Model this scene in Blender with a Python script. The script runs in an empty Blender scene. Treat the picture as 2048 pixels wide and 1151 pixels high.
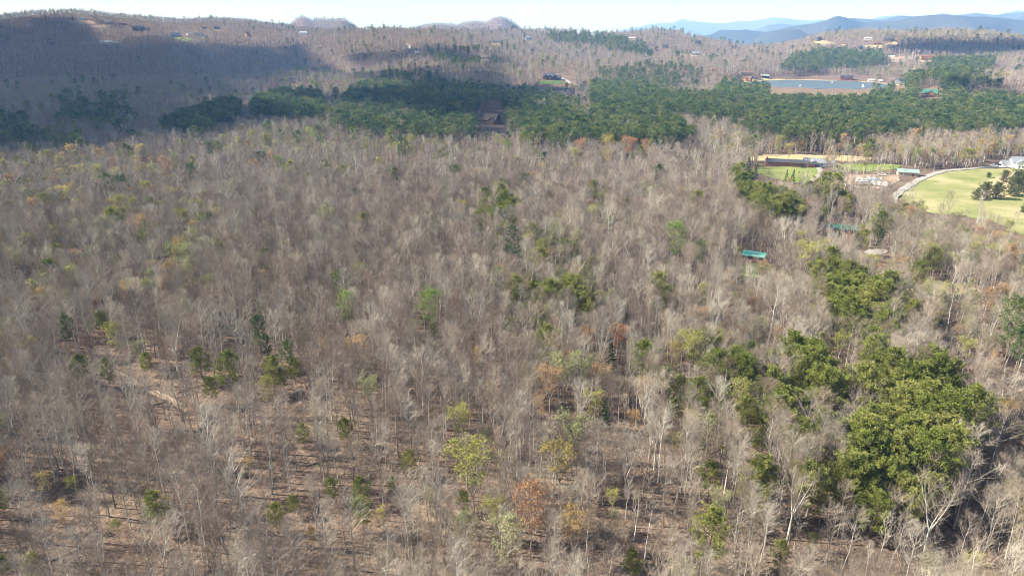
import bpy, bmesh, math, random
import numpy as np
from mathutils import Vector, Matrix, noise as mnoise
from mathutils.geometry import delaunay_2d_cdt

R = math.radians
scn = bpy.context.scene
COL = scn.collection
rng = np.random.default_rng(11)
random.seed(5)

# ------------------------------------------------------------------ camera
F = 1365.0                      # focal length in photo pixels (24 mm on 36 mm, 2048 px wide)
CX, CY = 1024.0, 575.5
PITCH = R(20.1)
CAMZ = 120.0
SP, CP = math.sin(PITCH), math.cos(PITCH)
cd = bpy.data.cameras.new('camera')
cam = bpy.data.objects.new('camera', cd)
COL.objects.link(cam)
cam.location = (0, 0, CAMZ)
cam.rotation_euler = (math.pi / 2 - PITCH, 0, 0)
cd.sensor_width = 36.0
cd.lens = 24.0
cd.clip_start = 1.0
cd.clip_end = 120000.0
scn.camera = cam

# ------------------------------------------------------------------ sky, sun, exposure
SUN_AZ, SUN_EL = R(-82), R(36)   # azimuth from +Y, clockwise positive
world = bpy.data.worlds.new('World')
scn.world = world
world.use_nodes = True
nt = world.node_tree
nt.nodes.clear()
out = nt.nodes.new('ShaderNodeOutputWorld')
bg = nt.nodes.new('ShaderNodeBackground')
sky = nt.nodes.new('ShaderNodeTexSky')
sky.sky_type = 'NISHITA'
sky.sun_disc = False
sky.sun_elevation = SUN_EL
sky.sun_rotation = SUN_AZ % (2 * math.pi)
sky.altitude = 400
sky.air_density = 1.0
sky.dust_density = 0.7
sky.ozone_density = 1.5
bg.inputs['Strength'].default_value = 0.054
tint = nt.nodes.new('ShaderNodeMix')
tint.data_type = 'RGBA'
tint.blend_type = 'MULTIPLY'
tint.inputs[0].default_value = 1.0
tint.inputs[7].default_value = (0.84, 0.96, 1.13, 1)
nt.links.new(sky.outputs[0], tint.inputs[6])
# thin high cloud over the whole sky
tcw = nt.nodes.new('ShaderNodeTexCoord')
mpw = nt.nodes.new('ShaderNodeMapping')
mpw.inputs['Scale'].default_value = (3.0, 3.0, 14.0)
nzw = nt.nodes.new('ShaderNodeTexNoise')
nzw.inputs['Scale'].default_value = 1.6
nzw.inputs['Detail'].default_value = 6
rpw = nt.nodes.new('ShaderNodeValToRGB')
rpw.color_ramp.elements[0].position, rpw.color_ramp.elements[0].color = .40, (0.80, 0.93, 1.10, 1)
rpw.color_ramp.elements[1].position, rpw.color_ramp.elements[1].color = .66, (1.00, 1.05, 1.13, 1)
nt.links.new(tcw.outputs['Generated'], mpw.inputs['Vector'])
nt.links.new(mpw.outputs[0], nzw.inputs['Vector'])
nt.links.new(nzw.outputs[0], rpw.inputs[0])
nt.links.new(rpw.outputs[0], tint.inputs[7])
veil = nt.nodes.new('ShaderNodeMix')      # even veil of high thin cloud
veil.data_type = 'RGBA'
veil.inputs[0].default_value = 0.65
veil.inputs[7].default_value = (2.6, 3.3, 4.2, 1)
nt.links.new(tint.outputs[2], veil.inputs[6])
nt.links.new(veil.outputs[2], bg.inputs['Color'])
nt.links.new(bg.outputs[0], out.inputs['Surface'])

sd = bpy.data.lights.new('sun', 'SUN')
sd.energy = 4.3
sd.angle = R(0.5)
sd.color = (1.0, 0.96, 0.89)
sun = bpy.data.objects.new('sun', sd)
COL.objects.link(sun)
TO_SUN = Vector((math.sin(SUN_AZ) * math.cos(SUN_EL), math.cos(SUN_AZ) * math.cos(SUN_EL), math.sin(SUN_EL)))
sun.rotation_euler = TO_SUN.to_track_quat('Z', 'Y').to_euler()
sun.location = TO_SUN * 3000

vs = scn.view_settings
vs.view_transform = 'Standard'
vs.look = 'None'
vs.gamma = 1.0
vs.use_curve_mapping = False
vs.exposure = 1.88
cy = scn.cycles
cy.max_bounces = 5
cy.diffuse_bounces = 3
cy.glossy_bounces = 1
cy.transmission_bounces = 2
cy.transparent_max_bounces = 4
cy.volume_bounces = 0
cy.use_denoising = True
cy.denoiser = 'OPENIMAGEDENOISE'
cy.denoising_input_passes = 'RGB_ALBEDO_NORMAL'
cy.denoising_prefilter = 'ACCURATE'
cy.pixel_filter_type = 'BLACKMAN_HARRIS'
cy.filter_width = 1.05
cy.caustics_reflective = False
cy.caustics_refractive = False
scn.render.use_persistent_data = False

# ------------------------------------------------------------------ image <-> world
def elev_t(az, py):
    """vertical slope of the ray at azimuth az (rad) that meets photo row py"""
    v = (CY - np.asarray(py, float)) / F
    return np.cos(az) * (v * CP - SP) / (CP + v * SP)

def px_az(px, py):
    u, v = (px - CX) / F, (CY - py) / F
    return math.atan2(u, CP + v * SP)

def project(x, y, z):
    x, y, z = np.asarray(x, float), np.asarray(y, float), np.asarray(z, float) - CAMZ
    dep = y * CP - z * SP
    up = y * SP + z * CP
    dep = np.where(dep > 1, dep, 1)
    return CX + F * x / dep, CY - F * up / dep

# ------------------------------------------------------------------ terrain height field
def fbm(x, y, seed, octv=4):
    """cheap value noise, vectorised"""
    tot = np.zeros_like(x, float)
    amp, f = 1.0, 1.0
    for o in range(octv):
        xi, yi = np.floor(x * f).astype(np.int64), np.floor(y * f).astype(np.int64)
        xf, yf = x * f - xi, y * f - yi
        def h(a, b):
            n = (a * 374761393 + b * 668265263 + (seed + o) * 974711) & 0x7fffffff
            n = ((n ^ (n >> 13)) * 1274126177) & 0x7fffffff
            return ((n ^ (n >> 16)) & 0xffff) / 32767.5 - 1.0
        u, v = xf * xf * (3 - 2 * xf), yf * yf * (3 - 2 * yf)
        a = h(xi, yi) * (1 - u) + h(xi + 1, yi) * u
        b = h(xi, yi + 1) * (1 - u) + h(xi + 1, yi + 1) * u
        tot += amp * (a * (1 - v) + b * v)
        amp *= 0.5
        f *= 2.03
    return tot

T_AZ = np.array([-40, -28, -18, -8, 0, 8, 18, 26, 32, 40], float)
T_D = np.array([0, 100, 200, 300, 450, 600, 750, 850, 1000, 1150, 1300, 1450, 1700, 2000, 2300], float)
T_Z = np.array([
    [-8, -5, 0, 0, 2, 5, 8, 10, 12, 12],
    [-10, -6, 0, 0, 2, 6, 10, 13, 16, 16],
    [-10, -8, -2, 0, 0, 4, 9, 14, 18, 18],
    [-9, -8, -4, -2, -4, 0, 5, 10, 14, 16],
    [-7, -5, 0, 0, 0, 2, 6, 8, 12, 14],
    [-3, 0, 4, 4, 2, 4, 12, 16, 18, 20],
    [0, 6, 10, 8, 4, 4, 14, 18, 22, 24],
    [0, 12, 18, 8, 5, 6, 16, 20, 24, 26],
    [-38, -22, 8, 6, 8, 10, 16, 14, 28, 30],
    [-65, -55, 0, 10, 12, 12, 18, 16, 38, 36],
    [-62, -52, 16, 27, 25, 22, 26, 22, 56, 52],
    [-30, -36, 53, 48, 42, 38, 38, 34, 50, 50],
    [1, -22, -6, 60, 62, 58, 48, 36, 44, 50],
    [52, 45, 62, 96, 92, 88, 66, 58, 62, 66],
    [108, 100, 120, 128, 118, 112, 86, 98, 100, 100]], float)
# skyline of the near hills in the photo (tree tops)
SKYL = [(-250, 36), (0, 30), (65, 21), (130, 18), (200, 23), (300, 32), (360, 37), (420, 34), (500, 38), (570, 48), (640, 60), (740, 64),
        (800, 62), (900, 60), (1000, 56), (1080, 57), (1150, 57), (1200, 66), (1250, 64), (1310, 55), (1360, 60), (1420, 76), (1480, 86),
        (1530, 91), (1600, 79), (1650, 63), (1720, 58), (1800, 60), (1900, 58), (1980, 61), (2048, 70), (2300, 78)]
S_AZ = np.degrees([px_az(a, b) for a, b in SKYL])
S_PY = np.array([b for a, b in SKYL], float)
RIDGE_D = 2600.0
PEAKS = [(605, 33, 4500, 1.3, .8), (680, 37, 4500, 1.6, .9), (645, 38, 4500, 2.8, .8), (1000, 34, 4500, 1.9, .7), (880, 47, 4500, 3.4, .7), (950, 43, 4500, 2.6, .7)]

def base_z(az_deg, d):
    az_deg, d = np.broadcast_arrays(np.asarray(az_deg, float), np.asarray(d, float))
    a = np.clip(az_deg, -40, 40)
    ridge_z = CAMZ + RIDGE_D * elev_t(np.radians(np.clip(az_deg, -44, 44)), np.interp(az_deg, S_AZ, S_PY) + 9.5)
    rows = [np.interp(a, T_AZ, r) for r in T_Z]
    rows += [ridge_z, ridge_z - 26, ridge_z * 0.5, 30 + 0 * a, 10 + 0 * a, 0 * a]
    ds = np.concatenate([T_D, [RIDGE_D, RIDGE_D + 180, RIDGE_D + 550, 3500, 5000, 1e6]])
    z = np.zeros(d.shape)
    for i in range(len(ds) - 1):
        m = (d >= ds[i]) & (d < ds[i + 1])
        if not m.any():
            continue
        t = (d[m] - ds[i]) / (ds[i + 1] - ds[i])
        z0, z1 = rows[i][m], rows[i + 1][m]
        sl0 = ((rows[i + 1][m] - rows[i - 1][m]) / (ds[i + 1] - ds[i - 1]) if i > 0 else 0 * t) * (ds[i + 1] - ds[i])
        sl1 = ((rows[i + 2][m] - rows[i][m]) / (ds[i + 2] - ds[i]) if i < len(ds) - 2 else 0 * t) * (ds[i + 1] - ds[i])
        if i >= len(T_D) - 1:
            lim = np.abs(z1 - z0) * 2
            sl0, sl1 = np.clip(sl0, -lim, lim), np.clip(sl1, -lim, lim)
        t2, t3 = t * t, t * t * t
        z[m] = z0 * (2 * t3 - 3 * t2 + 1) + sl0 * (t3 - 2 * t2 + t) + z1 * (3 * t2 - 2 * t3) + sl1 * (t3 - t2)
    return z

POND_Z = 35.0
PA = R(23.4)
POND_C = (1515 * math.sin(PA), 1515 * math.cos(PA))

def pond_r(x, y):
    dx, dy = x - POND_C[0], y - POND_C[1]
    s, c = math.sin(PA), math.cos(PA)
    lx, ly = dx * c - dy * s, dx * s + dy * c
    return np.sqrt((lx / 132.0) ** 2 + (ly / 138.0) ** 2)

AZG = np.radians(np.concatenate([np.arange(-180, -60, 4.0), np.arange(-60, 60.01, 0.4), np.arange(64, 180, 4.0)]))
DG = np.concatenate([[6.0], np.geomspace(18, 5200, 300), np.geomspace(5600, 60000, 22)])
_A, _D = np.meshgrid(AZG, DG, indexing='ij')
GX, GY = _D * np.sin(_A), _D * np.cos(_A)
GZ = base_z(np.degrees(_A), _D)
# smooth across azimuth
k = np.exp(-0.5 * (np.arange(-6, 7) / 2.2) ** 2); k /= k.sum()
pad = np.pad(GZ, ((6, 6), (0, 0)), mode='edge')
near_w = np.clip((2350 - _D) / 150, 0, 1)
GZs = sum(k[i] * pad[i:i + GZ.shape[0]] for i in range(13))
GZ = GZ * (1 - near_w) + GZs * near_w
GZ = GZ + 2.2 * fbm(GX / 75, GY / 75, 3, 3) * np.clip(_D / 150, 0, 1) * np.clip((1500 - _D) / 400, .25, 1)
GZ = GZ + 15.0 * fbm(GX / 380 + 7, GY / 380, 9, 3) * np.clip((_D - 850) / 400, 0, 1) * np.clip((RIDGE_D - _D) / 300, 0, 1)
GZ = GZ - 22.0 * np.maximum(0, .30 - np.abs(fbm(GX / 420 + 3, GY / 420, 21, 2))) * np.clip((_D - 900) / 300, 0, 1) * np.clip((RIDGE_D - 100 - _D) / 300, 0, 1)
# a gully through the middle of the near woods
for (gx, gy, gs, ga) in [(-25, 215, 26, 5), (-5, 245, 22, 5), (20, 300, 26, 4), (25, 350, 24, 4)]:
    GZ = GZ - ga * np.exp(-((GX - gx) ** 2 + (GY - gy) ** 2) / (2 * gs * gs))
for (pxx, pyy, pd, sa, sdd) in PEAKS:
    a0 = px_az(pxx, pyy)
    zt = CAMZ + pd * elev_t(a0, pyy + 3)
    GZ = np.maximum(GZ, 25 + (zt - 25) * np.exp(-0.5 * (np.degrees(_A - a0) / sa) ** 2 - 0.5 * ((_D - pd) / 330) ** 2))
pr = pond_r(GX, GY)
GZ = np.where(_D < 1700, GZ - 9 * np.clip((1.75 - pr) / .5, 0, 1) * np.clip((1380 - _D) / 60, 0, 1) * (_D > 1100), GZ)
w = np.clip((1.28 - pr) / 0.2, 0, 1); w = w * w * (3 - 2 * w)
GZ = GZ * (1 - w) + (POND_Z + 0.7) * w
w = np.clip((1.0 - pr) / 0.05, 0, 1)
GZ = GZ - 3.0 * w
LOGD = np.log(DG)

def z_at(x, y):
    x, y = np.asarray(x, float), np.asarray(y, float)
    a = np.arctan2(x, y)
    d = np.clip(np.hypot(x, y), DG[0], DG[-1] * .999)
    i = np.clip(np.searchsorted(AZG, a) - 1, 0, len(AZG) - 2)
    j = np.clip(np.searchsorted(DG, d) - 1, 0, len(DG) - 2)
    u = np.clip((a - AZG[i]) / (AZG[i + 1] - AZG[i]), 0, 1)
    v = (d - DG[j]) / (DG[j + 1] - DG[j])
    return (GZ[i, j] * (1 - u) * (1 - v) + GZ[i + 1, j] * u * (1 - v) + GZ[i, j + 1] * (1 - u) * v + GZ[i + 1, j + 1] * u * v)

_HD = np.geomspace(40, 5000, 2600)
def hit(px, py, off=0.0, dmin=0):
    """world point whose height is off above the ground, on the ray through photo pixel (px, py)"""
    u, v = (px - CX) / F, (CY - py) / F
    dx, dy, dz = u, CP + v * SP, v * CP - SP
    n = math.hypot(dx, dy)
    x, y, z = _HD * dx / n, _HD * dy / n, CAMZ + _HD * dz / n
    below = (z - z_at(x, y) - off < 0) & (_HD > dmin)
    j = int(np.argmax(below)) if below.any() else len(_HD) - 1
    return float(x[j]), float(y[j]), float(z_at(x[j], y[j]))

# ------------------------------------------------------------------ object helpers
def link(o, parent=None):
    COL.objects.link(o)
    if parent is not None:
        o.parent = parent
    return o

def tag(o, label=None, cat=None, group=None, kind=None):
    for kk, vv in (('label', label), ('category', cat), ('group', group), ('kind', kind)):
        if vv:
            o[kk] = vv
    return o

def mesh_from(name, V, Fc, mats, mi=None, smooth=False):
    me = bpy.data.meshes.new(name)
    me.from_pydata([tuple(v) for v in V], [], [tuple(f) for f in Fc])
    for m in (mats if isinstance(mats, (list, tuple)) else [mats]):
        me.materials.append(m)
    if mi is not None:
        me.polygons.foreach_set('material_index', np.asarray(mi, np.int32))
    if smooth:
        me.polygons.foreach_set('use_smooth', np.ones(len(me.polygons), bool))
    me.update()
    return me

def empty(name, loc=(0, 0, 0), rz=0.0):
    o = bpy.data.objects.new(name, None)
    o.empty_display_size = 0.5
    o.location = loc
    o.rotation_euler = (0, 0, rz)
    return link(o)

# ------------------------------------------------------------------ materials
def new_mat(name):
    m = bpy.data.materials.new(name)
    m.use_nodes = True
    n = m.node_tree
    n.nodes.clear()
    o = n.nodes.new('ShaderNodeOutputMaterial')
    return m, n, o

def ramp(n, stops):
    r = n.nodes.new('ShaderNodeValToRGB')
    e = r.color_ramp.elements
    while len(e) < len(stops):
        e.new(0.5)
    for i, (p, c) in enumerate(stops):
        e[i].position = p
        e[i].color = (*c, 1)
    return r

def tree_mat(name, stops, translucent=0.0, noise_scale=0.0, dark=0.7, rough=0.9):
    """tone per tree by Object Info random, grain by noise in object space"""
    m, n, o = new_mat(name)
    oi = n.nodes.new('ShaderNodeObjectInfo')
    r = ramp(n, stops)
    n.links.new(oi.outputs['Random'], r.inputs[0])
    col = r.outputs[0]
    if noise_scale:
        tc = n.nodes.new('ShaderNodeTexCoord')
        nz = n.nodes.new('ShaderNodeTexNoise')
        nz.inputs['Scale'].default_value = noise_scale
        nz.inputs['Detail'].default_value = 1.0
        n.links.new(tc.outputs['Object'], nz.inputs['Vector'])
        mr = n.nodes.new('ShaderNodeMapRange')
        mr.inputs['From Min'].default_value = .3
        mr.inputs['From Max'].default_value = .7
        mr.inputs['To Min'].default_value = dark
        mr.inputs['To Max'].default_value = 1.25
        n.links.new(nz.outputs[0], mr.inputs[0])
        mx = n.nodes.new('ShaderNodeVectorMath')
        mx.operation = 'SCALE'
        n.links.new(col, mx.inputs[0])
        n.links.new(mr.outputs[0], mx.inputs['Scale'])
        col = mx.outputs[0]
    d = n.nodes.new('ShaderNodeBsdfDiffuse')
    n.links.new(col, d.inputs['Color'])
    if translucent:
        t = n.nodes.new('ShaderNodeBsdfTranslucent')
        n.links.new(col, t.inputs['Color'])
        mix = n.nodes.new('ShaderNodeMixShader')
        mix.inputs[0].default_value = translucent
        n.links.new(d.outputs[0], mix.inputs[1])
        n.links.new(t.outputs[0], mix.inputs[2])
        n.links.new(mix.outputs[0], o.inputs['Surface'])
    else:
        n.links.new(d.outputs[0], o.inputs['Surface'])
    return m

def flat_mat(name, col, rough=0.8, var=0.15, scale=2.0, metal=0.0, spec=0.3):
    m, n, o = new_mat(name)
    p = n.nodes.new('ShaderNodeBsdfPrincipled')
    tc = n.nodes.new('ShaderNodeTexCoord')
    nz = n.nodes.new('ShaderNodeTexNoise')
    nz.inputs['Scale'].default_value = scale
    nz.inputs['Detail'].default_value = 3
    n.links.new(tc.outputs['Object'], nz.inputs['Vector'])
    r = ramp(n, [(0.3, tuple(c * (1 - var) for c in col)), (0.7, tuple(min(1, c * (1 + var)) for c in col))])
    n.links.new(nz.outputs[0], r.inputs[0])
    n.links.new(r.outputs[0], p.inputs['Base Color'])
    p.inputs['Roughness'].default_value = rough
    p.inputs['Metallic'].default_value = metal
    p.inputs['Specular IOR Level'].default_value = spec
    n.links.new(p.outputs[0], o.inputs['Surface'])
    return m

def ground_mat(name, layers, bump=0.0):
    """layers: base colour ramp over several noise scales in world space: [(scale, [(pos, col)...], fac)]"""
    m, n, o = new_mat(name)
    geo = n.nodes.new('ShaderNodeNewGeometry')
    col = None
    for (sc, stops, fac) in layers:
        nz = n.nodes.new('ShaderNodeTexNoise')
        nz.inputs['Scale'].default_value = sc
        nz.inputs['Detail'].default_value = 5
        nz.inputs['Roughness'].default_value = .6
        n.links.new(geo.outputs['Position'], nz.inputs['Vector'])
        r = ramp(n, stops)
        n.links.new(nz.outputs[0], r.inputs[0])
        if col is None:
            col = r.outputs[0]
        else:
            mx = n.nodes.new('ShaderNodeMix')
            mx.data_type = 'RGBA'
            mx.inputs[0].default_value = fac
            n.links.new(col, mx.inputs[6])
            n.links.new(r.outputs[0], mx.inputs[7])
            col = mx.outputs[2]
    d = n.nodes.new('ShaderNodeBsdfDiffuse')
    n.links.new(col, d.inputs['Color'])
    if bump:
        nz = n.nodes.new('ShaderNodeTexNoise')
        nz.inputs['Scale'].default_value = 1.3
        nz.inputs['Detail'].default_value = 4
        n.links.new(geo.outputs['Position'], nz.inputs['Vector'])
        b = n.nodes.new('ShaderNodeBump')
        b.inputs['Strength'].default_value = 1.0
        b.inputs['Distance'].default_value = bump
        n.links.new(nz.outputs[0], b.inputs['Height'])
        n.links.new(b.outputs[0], d.inputs['Normal'])
    n.links.new(d.outputs[0], o.inputs['Surface'])
    return m

M = {}
M['litter'] = ground_mat('leaf_litter', [
    (0.9, [(0.32, (0.058, 0.042, 0.033)), (0.5, (0.140, 0.100, 0.076)), (0.66, (0.265, 0.200, 0.150))], 1),
    (0.035, [(0.35, (0.085, 0.058, 0.045)), (0.55, (0.165, 0.118, 0.088)), (0.7, (0.20, 0.165, 0.10))], 0.5)], 0.5)
M['pasture'] = ground_mat('pasture_grass', [
    (0.6, [(0.3, (0.155, 0.165, 0.060)), (0.7, (0.235, 0.235, 0.105))], 1),
    (0.03, [(0.36, (0.14, 0.17, 0.06)), (0.5, (0.24, 0.235, 0.105)), (0.62, (0.36, 0.315, 0.18))], 0.7)])
M['lawn'] = ground_mat('lawn_grass', [
    (0.5, [(0.3, (0.110, 0.160, 0.035)), (0.7, (0.200, 0.230, 0.070))], 1),
    (0.06, [(0.4, (0.12, 0.17, 0.04)), (0.65, (0.26, 0.24, 0.11))], 0.5)])
M['earth'] = ground_mat('bare_earth', [
    (0.4, [(0.3, (0.22, 0.155, 0.11)), (0.7, (0.36, 0.28, 0.21))], 1),
    (0.05, [(0.35, (0.27, 0.17, 0.11)), (0.65, (0.38, 0.30, 0.22))], 0.5)])
M['redearth'] = ground_mat('red_earth', [
    (0.7, [(0.3, (0.16, 0.105, 0.072)), (0.6, (0.25, 0.165, 0.115)), (0.75, (0.31, 0.23, 0.165))], 1)], .3)
M['straw'] = ground_mat('dry_grass', [
    (0.4, [(0.3, (0.30, 0.235, 0.135)), (0.7, (0.44, 0.36, 0.22))], 1),
    (0.05, [(0.35, (0.25, 0.22, 0.10)), (0.65, (0.42, 0.33, 0.20))], 0.5)])
M['dam'] = ground_mat('dam_grass', [
    (0.2, [(0.3, (0.115, 0.078, 0.058)), (0.7, (0.19, 0.135, 0.10))], 1),
    (0.03, [(0.35, (0.14, 0.115, 0.07)), (0.65, (0.19, 0.135, 0.10))], 0.5)])
M['track'] = ground_mat('woodland_dirt', [
    (0.8, [(0.3, (0.22, 0.16, 0.11)), (0.55, (0.34, 0.26, 0.185)), (0.7, (0.42, 0.34, 0.25))], 1),
    (0.15, [(0.35, (0.14, 0.10, 0.07)), (0.65, (0.27, 0.20, 0.14))], 0.4)], .3)
M['gravel'] = ground_mat('gravel', [
    (1.5, [(0.3, (0.22, 0.205, 0.185)), (0.7, (0.36, 0.345, 0.32))], 1),
    (0.2, [(0.35, (0.24, 0.205, 0.17)), (0.65, (0.34, 0.325, 0.305))], 0.5)])
M['asphalt'] = ground_mat('asphalt', [(1.0, [(0.3, (0.09, 0.09, 0.095)), (0.7, (0.15, 0.15, 0.155))], 1)])
M['mountain'] = ground_mat('mountain_forest', [
    (0.012, [(0.3, (0.022, 0.032, 0.022)), (0.5, (0.045, 0.045, 0.036)), (0.7, (0.07, 0.062, 0.052))], 1),
    (0.0016, [(0.35, (0.025, 0.036, 0.025)), (0.65, (0.06, 0.054, 0.046))], 0.5)])

M['bark'] = tree_mat('bark', [(0.0, (0.18, 0.155, 0.13)), (0.35, (0.31, 0.28, 0.245)), (0.75, (0.42, 0.39, 0.345)), (1.0, (0.56, 0.53, 0.475))], 0, 1.2, .75)
M['twig'] = tree_mat('twig', [(0.0, (0.15, 0.118, 0.09)), (0.2, (0.26, 0.195, 0.15)), (0.45, (0.28, 0.24, 0.195)), (0.6, (0.32, 0.26, 0.205)), (0.8, (0.35, 0.305, 0.245)), (1.0, (0.42, 0.38, 0.31))])
M['pine_bark'] = tree_mat('pine_bark', [(0.0, (0.12, 0.085, 0.065)), (1.0, (0.21, 0.16, 0.125))])
M['needle_olive'] = tree_mat('olive_pine_needles', [(0.0, (0.165, 0.195, 0.045)), (0.5, (0.240, 0.262, 0.066)), (1.0, (0.310, 0.305, 0.098))], .25, .5, .75)
M['needle_dark'] = tree_mat('dark_pine_needles', [(0.0, (0.060, 0.105, 0.045)), (0.4, (0.105, 0.155, 0.056)), (0.75, (0.165, 0.205, 0.068)), (1.0, (0.225, 0.240, 0.085))], .2, .5, .75)
M['needle_blue'] = tree_mat('blue_green_needles', [(0.0, (0.075, 0.140, 0.085)), (1.0, (0.11, 0.17, 0.10))], .2, .5, .75)
M['needle_spruce'] = tree_mat('deep_green_needles', [(0.0, (0.030, 0.075, 0.026)), (1.0, (0.055, 0.115, 0.036))], .15, .5, .75)
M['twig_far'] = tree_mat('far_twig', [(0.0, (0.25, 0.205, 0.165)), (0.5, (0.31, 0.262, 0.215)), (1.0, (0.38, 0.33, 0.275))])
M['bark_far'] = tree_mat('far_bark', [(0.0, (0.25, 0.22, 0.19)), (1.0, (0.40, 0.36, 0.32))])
M['needle_shrub'] = tree_mat('shrub_leaves', [(0.0, (0.10, 0.13, 0.055)), (0.5, (0.15, 0.18, 0.075)), (1.0, (0.22, 0.20, 0.11))], .3, .8, .7)
M['leaf_green'] = tree_mat('fresh_green_leaves', [(0.0, (0.18, 0.27, 0.05)), (1.0, (0.30, 0.36, 0.08))], .35)
M['leaf_lime'] = tree_mat('yellow_green_leaves', [(0.0, (0.28, 0.29, 0.08)), (1.0, (0.42, 0.40, 0.12))], .35)
M['leaf_yellow'] = tree_mat('yellow_flowers', [(0.0, (0.40, 0.33, 0.10)), (1.0, (0.48, 0.41, 0.14))], .35)
M['leaf_gold'] = tree_mat('golden_leaves', [(0.0, (0.40, 0.27, 0.10)), (1.0, (0.45, 0.33, 0.13))], .35)
M['leaf_orange'] = tree_mat('orange_leaves', [(0.0, (0.40, 0.20, 0.10)), (1.0, (0.42, 0.235, 0.12))], .3)
M['leaf_red'] = tree_mat('red_buds', [(0.0, (0.36, 0.20, 0.15)), (1.0, (0.40, 0.25, 0.18))], .3)
M['leaf_pale'] = tree_mat('pale_new_leaves', [(0.0, (0.27, 0.29, 0.13)), (1.0, (0.36, 0.36, 0.18))], .35)
M['leaf_peach'] = tree_mat('peach_buds', [(0.0, (0.44, 0.27, 0.13)), (1.0, (0.50, 0.35, 0.19))], .35)

# ------------------------------------------------------------------ ground sheet
def build_terrain():
    na, nd = GX.shape
    V = np.stack([GX, GY, GZ], -1).reshape(-1, 3)
    i = np.arange(na)[:, None]
    j = np.arange(nd - 1)[None, :]
    i2 = (i + 1) % na
    q = np.stack([i * nd + j, i * nd + j + 1, i2 * nd + j + 1, i2 * nd + j], -1).reshape(-1, 4)
    me = bpy.data.meshes.new('ground')
    V = np.vstack([V, [[0, 0, float(GZ[:, 0].mean())]]])
    c = len(V) - 1
    fan = [(c, a * nd, ((a + 1) % na) * nd) for a in range(na)]
    me.vertices.add(len(V))
    me.vertices.foreach_set('co', V.astype(np.float32).ravel())
    nl = q.size + len(fan) * 3
    me.loops.add(nl)
    me.loops.foreach_set('vertex_index', np.concatenate([q.ravel(), np.array(fan).ravel()]).astype(np.int32))
    me.polygons.add(len(q) + len(fan))
    st = np.concatenate([np.arange(len(q)) * 4, q.size + np.arange(len(fan)) * 3]).astype(np.int32)
    me.polygons.foreach_set('loop_start', st)
    me.update(calc_edges=True)
    me.validate()
    me.polygons.foreach_set('use_smooth', np.ones(len(me.polygons), bool))
    me.materials.append(M['litter'])
    o = link(bpy.data.objects.new('ground', me))
    tag(o, 'hilly ground under brown leaf litter', None, None, 'structure')
    return o
build_terrain()

def smooth_poly(pts, n=6, jit=0.0, seed=0, closed=True):
    """Catmull-Rom through points, with ragged edge"""
    P = [np.array(p, float) for p in pts]
    outp = []
    N = len(P)
    rr = random.Random(seed)
    segs = N if closed else N - 1
    for a in range(segs):
        p0 = P[(a - 1) % N] if closed or a > 0 else P[a]
        p1, p2 = P[a], P[(a + 1) % N]
        p3 = P[(a + 2) % N] if closed or a + 2 < N else P[(a + 1) % N]
        for s in range(n):
            t = s / n
            outp.append(0.5 * ((2 * p1) + (-p0 + p2) * t + (2 * p0 - 5 * p1 + 4 * p2 - p3) * t * t + (-p0 + 3 * p1 - 3 * p2 + p3) * t ** 3))
    if not closed:
        outp.append(P[-1])
    if jit:
        outp = [p + np.array([rr.uniform(-jit, jit), rr.uniform(-jit, jit)]) for p in outp]
    return outp

def drape(name, wpts, mat, label, off=0.3, step=4.0, cat=None, kind='structure'):
    """a sheet laid over the ground inside a world polygon"""
    P = np.array(wpts)
    lo, hi = P.min(0), P.max(0)
    xs, ys = np.arange(lo[0] + step / 2, hi[0], step), np.arange(lo[1] + step / 2, hi[1], step)
    gx, gy = np.meshgrid(xs, ys)
    gx, gy = gx.ravel(), gy.ravel()
    ins = in_poly(gx, gy, P)
    pts = [Vector(p) for p in P] + [Vector((a, b)) for a, b in zip(gx[ins], gy[ins])]
    n = len(P)
    vo, _e, fo, *_ = delaunay_2d_cdt(pts, [(a, (a + 1) % n) for a in range(n)], [], 1, 1e-4)
    X, Y = np.array([v.x for v in vo]), np.array([v.y for v in vo])
    Z = z_at(X, Y) + off
    me = mesh_from(name, np.stack([X, Y, Z], -1).tolist(), fo, mat, smooth=True)
    o = link(bpy.data.objects.new(name, me))
    return tag(o, label, cat, None, kind)

def in_poly(x, y, P):
    x, y = np.asarray(x, float), np.asarray(y, float)
    ins = np.zeros(x.shape, bool)
    n = len(P)
    for a in range(n):
        x1, y1 = P[a][0], P[a][1]
        x2, y2 = P[(a + 1) % n][0], P[(a + 1) % n][1]
        if y1 == y2:
            continue
        c = ((y1 > y) != (y2 > y)) & (x < (x2 - x1) * (y - y1) / (y2 - y1) + x1)
        ins ^= c
    return ins

def wpoly(pp, n=6, jit=0.0, seed=0):
    return smooth_poly([hit(a, b)[:2] for a, b in pp], n, jit, seed)

def ribbon(name, pp, width, mat, label, off=0.45):
    c = smooth_poly([hit(a, b)[:2] for a, b in pp], 8, 0, 0, closed=False)
    V, Fc = [], []
    for a, p in enumerate(c):
        t = c[min(a + 1, len(c) - 1)] - c[max(a - 1, 0)]
        t = t / (np.linalg.norm(t) + 1e-9)
        nn = np.array([-t[1], t[0]])
        w = width * (0.5 + 0.08 * math.sin(a * 1.7))
        for s in (-1, -.33, .33, 1):
            q = p + nn * w * s
            V.append((q[0], q[1], float(z_at(q[0], q[1])) + off))
        if a:
            b = a * 4
            for s in range(3):
                Fc.append((b - 4 + s, b - 3 + s, b + 1 + s, b + s))
    o = link(bpy.data.objects.new(name, mesh_from(name, V, Fc, mat, smooth=True)))
    ROADS.append(np.array(c))
    ROADW.append(width)
    return tag(o, label, None, None, 'structure')

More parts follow.
